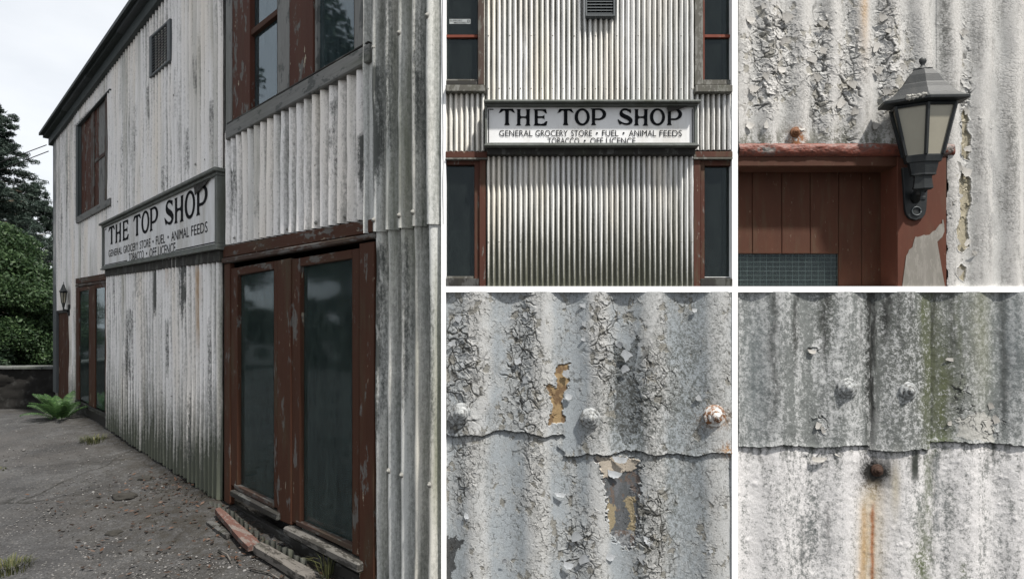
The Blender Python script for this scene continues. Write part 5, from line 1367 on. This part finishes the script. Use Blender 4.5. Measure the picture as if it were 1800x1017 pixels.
# ------------------------------------------------------------------ stone wall
def stone_wall():
    y0 = 13.2; V = []; xs = np.arange(-26, -7.0, .09); zs = np.linspace(-0.15, 0.965, 16)
    t = thing('garden_wall', (-15, y0, 0), 'low dark stone wall below the bushes beyond the forecourt', 'wall')
    X, Zz = np.meshgrid(xs, zs)
    f1, f2, dx, dy, ia, ib = voro(X / .42, Zz / .24, 220)
    Yy = y0 - .05 * sstep(.0, .25, f2 - f1) * (.5 + ia) - (fbm(X * 5, Zz * 5, 221, 3) - .5) * .05
    Pv = np.stack([X, Yy, Zz], -1).reshape(-1, 3); nn = len(xs)
    i = np.arange((len(zs) - 1) * nn).reshape(len(zs) - 1, nn)[:, :-1].ravel()
    m = MT('dark_stone', 0.95, spec=0.15)
    nz = m.noise(m.vec((2.2, 2.2, 2.2)), 1, 6, .65)
    m.color(m.mix(m.ramp(m.noise(m.vec((5, 5, 5)), 1, 5, .7), [(.54, 0.), (.70, .4)]), m.mix(nz, (0.008, 0.008, 0.0075), (0.028, 0.026, 0.024)), (0.10, 0.10, 0.095)))
    mk('face', Pv, np.stack([i, i + 1, i + nn + 1, i + nn], 1), m.m, t, True)
    m2 = plain('cap_stone', (0.12, 0.125, 0.12), .9, 0, .6, 5, .5, dirt=((.05, .06, .035), .8))
    x = -26
    while x < -7.2:
        wdt = random.uniform(.5, .9); h_ = random.uniform(.05, .07)
        a, b = x, x + wdt - .012; c = 0.967; j_ = random.uniform(-.015, .015)
        fr_ = [Vector((a, y0 - .10 + j_, c)), Vector((b, y0 - .10 + j_, c)), Vector((b, y0 - .10 + j_, c + h_)), Vector((a, y0 - .10 + j_, c + h_))]
        prism('cap_stone', fr_, [p + Vector((0, .4, 0)) for p in fr_], m2, t, .012); x += wdt
stone_wall()

# ------------------------------------------------------------------ trees and bushes
def crown_clumps(centres, n_each, rad_, size, flat, aspect=.45, squash=.7):
    P = []
    for c_, r_ in centres:
        d_ = R.normal(size=(n_each, 3)); d_ /= np.linalg.norm(d_, axis=1, keepdims=True)
        P.append(np.asarray(c_) + d_ * (R.random((n_each, 1)) ** .45) * r_ * [1, 1, squash])
    return leaf_cloud(np.concatenate(P), size, flat, aspect)
def trunk_mesh(name, pts, r0, r1, parent):
    n = len(pts); return tube(name, pts, [r0 + (r1 - r0) * i / (n - 1) for i in range(n)], M['bark'], parent, 9)
def bush(name, cx, cy, w, dp, h, nclump, nleaf, size, mat, label, cat, zb=0.0, group=None):
    t = thing(name, (cx, cy, zb), label, cat, group)
    cs = []
    for k in range(nclump):
        a = R.normal(size=3); a /= np.linalg.norm(a); a[2] = abs(a[2]) * 1.1 - .25 if k % 3 else R.uniform(-.85, .2)
        rr_ = R.uniform(.55, 1.0)
        cs.append(((cx + a[0] * w * rr_, cy + a[1] * dp * rr_, zb + h * .45 + a[2] * h * .55 * rr_), R.uniform(.13, .28) * h * .6))
    v, f = crown_clumps(cs, nleaf, 0, size, .9)
    v[:, 2] = np.maximum(v[:, 2], zb + .02)
    mk('foliage', v, f, mat, t)
    for k in range(6):
        c_, _ = cs[k]; base = Vector((cx + R.uniform(-.3, .3) * w, cy + R.uniform(-.2, .2) * dp, zb - .1))
        trunk_mesh('stem', [base, base.lerp(Vector(c_), .5) + Vector((R.uniform(-.1, .1), 0, .1)), Vector(c_)], .05, .012, t)
    return t
M['leaf_mid'] = leaf_mat('laurel_leaf', (0.014, 0.034, 0.013), (0.066, 0.110, 0.042), .25)
M['leaf_dark'] = leaf_mat('dark_leaf', (0.010, 0.022, 0.012), (0.040, 0.068, 0.032), .15)
M['needle'] = leaf_mat('conifer_needle', (0.014, 0.026, 0.020), (0.048, 0.072, 0.055), .1)
M['needle_far'] = leaf_mat('conifer_needle_far', (0.02, 0.035, 0.027), (0.055, 0.08, 0.06), .1)
bush('laurel_bush', -14.0, 15.2, 2.3, 1.5, 4.9, 90, 2300, .044, M['leaf_mid'], 'large bright green leafy bush behind the stone wall', 'bush', 0.0)
bush('shaded_shrub', -12.2, 16.8, 1.3, .9, 4.6, 40, 1200, .055, M['leaf_dark'], 'dark green shrub between the bright bush and the shop corner', 'bush', 0.0)
bush('shaded_shrub', -13.6, 14.1, 1.6, .45, 2.2, 34, 800, .055, M['leaf_dark'], 'low dark shrub against the stone wall at the foot of the bright bush', 'bush', 0.0)

def conifer(name, bx, by, h, reach, nb, mat, label, n_leaf=240, droop=.12, zstart=.25, seed=1, asym=None):
    rg = np.random.default_rng(seed)
    t = thing(name, (bx, by, 0), label, 'tree')
    tp = [Vector((bx + .1 * math.sin(i), by, h * i / 8)) for i in range(9)]; trunk_mesh('trunk', tp, h * .03, .04, t)
    cs = []; bv = []; bf = []
    for k in range(nb):
        zz = zstart + (1 - zstart) * (k + rg.random()) / nb
        a = rg.uniform(0, 6.283); L = reach * (1 - .75 * ((zz - zstart) / (1 - zstart)) ** 1.3) * rg.uniform(.6, 1.1)
        b0 = np.array([bx, by, h * zz]); d_ = np.array([math.cos(a), math.sin(a), 0])
        n_ = 5
        for i in range(1, n_ + 1):
            u = i / n_
            if u < .3: continue
            p = b0 + d_ * L * u + [0, 0, L * (.32 * u - (.32 + droop) * u * u)]
            for _ in range(3):
                cs.append((p + rg.normal(size=3) * [.13 * L, .13 * L, .10], L * .06 + .10))
        e = b0 + d_ * L + [0, 0, -L * droop]
        i0 = len(bv); sd = np.array([-d_[1], d_[0], 0]) * .035
        mid = b0 + d_ * L * .5 + [0, 0, L * .08]
        bv += [b0 - sd, b0 + sd, mid + sd * .6, mid - sd * .6, e, b0 + [0, 0, .07], mid + [0, 0, .04]]
        bf += [(i0, i0 + 1, i0 + 2, i0 + 3), (i0 + 3, i0 + 2, i0 + 4), (i0, i0 + 3, i0 + 6, i0 + 5), (i0 + 1, i0 + 5, i0 + 6, i0 + 2)]
    mk('branches', bv, bf, M['bark'], t)
    v, f = crown_clumps(cs, n_leaf, 0, .07, .7, .20, .55)
    mk('crown', v, f, mat, t)
    return t
conifer('conifer_tree', -20.9, 22.5, 10.6, 3.3, 125, M['needle'], 'tall dark conifer with spreading tiered branches above the bushes', 70, .02, .22, 3)
conifer('conifer_tree', -22.3, 26.0, 8.2, 3.4, 110, M['needle_far'], 'shorter dense conifer close behind the shop corner', 90, .12, .22, 5)

# broadleaf trees across the yard; the shop windows mirror them
def broadleaf(bx, by, h, w, label, seed):
    t = thing('broadleaf_tree', (bx, by, 0), label, 'tree')
    trunk_mesh('trunk', [Vector((bx, by, -.2)), Vector((bx + .2, by, h * .3)), Vector((bx, by + .2, h * .7))], .28, .1, t)
    rg = np.random.default_rng(seed); cs = []
    for k in range(60):
        a = rg.normal(size=3); a /= np.linalg.norm(a); rr_ = rg.uniform(.4, 1)
        cs.append(((bx + a[0] * w * rr_, by + a[1] * w * rr_, h * .58 + a[2] * h * .40 * rr_), rg.uniform(.5, 1.0)))
    v, f = crown_clumps(cs, 260, 0, .16, .9)
    mk('crown', v, f, M['leaf_dark'], t)
broadleaf(-18, 7.0, 14.5, 2.6, 'round broadleaf tree mirrored in the right pane of the upper window', 11)
broadleaf(-18.8, 11.8, 12.5, 2.5, 'broadleaf tree mirrored in the left pane of the upper window', 12)
broadleaf(-23, 0.0, 9.0, 3.6, 'broadleaf tree across the yard facing the large shop window', 13)
for bx_h, by_h, lb in ((-21, -4.5, 'dark hedge bush added out of view to darken window reflections, at the foot of the first broadleaf tree'), (-21.5, 1.5, 'dark hedge bush added out of view to darken window reflections, under the tree facing the large window'), (-22, 7.5, 'dark hedge bush added out of view to darken window reflections, under the round broadleaf tree'), (-23, 13.5, 'dark hedge bush added out of view to darken window reflections, at the stone wall end')):
    bush('added_hedge_bush', bx_h, by_h, 1.6, 3.4, 3.6, 60, 160, .17, M['leaf_dark'], lb, 'bush', 0.0)  # unseen hedge row added to block the bright horizon in the window reflections

# overhead cables from the eaves
e0 = W(s_far, roof_f(s_far) - .05, .1)
for k, (dz, dx, lb) in enumerate(((0.0, 0.0, 'upper of two thin overhead cables running from the shop eaves'), (-.12, .04, 'lower of two thin overhead cables running from the shop eaves'))):
    a = e0 + Vector((dx, 0, dz)); b = Vector((-26, 20, 5.6 + dz * 3)); pts = []
    for i in range(11):
        u = i / 10; p = a.lerp(b, u); p.z -= 1.0 * u * (1 - u); pts.append(p)
    tag(tube('overhead_cable', pts, .009, M['cable'], None, 6), lb, 'cable')
tag(trunk_mesh('utility_pole', [Vector((-26, 20, -.2)), Vector((-26, 20, 6.2))], .12, .09, None), 'timber utility pole at the end of the overhead cables', 'pole')
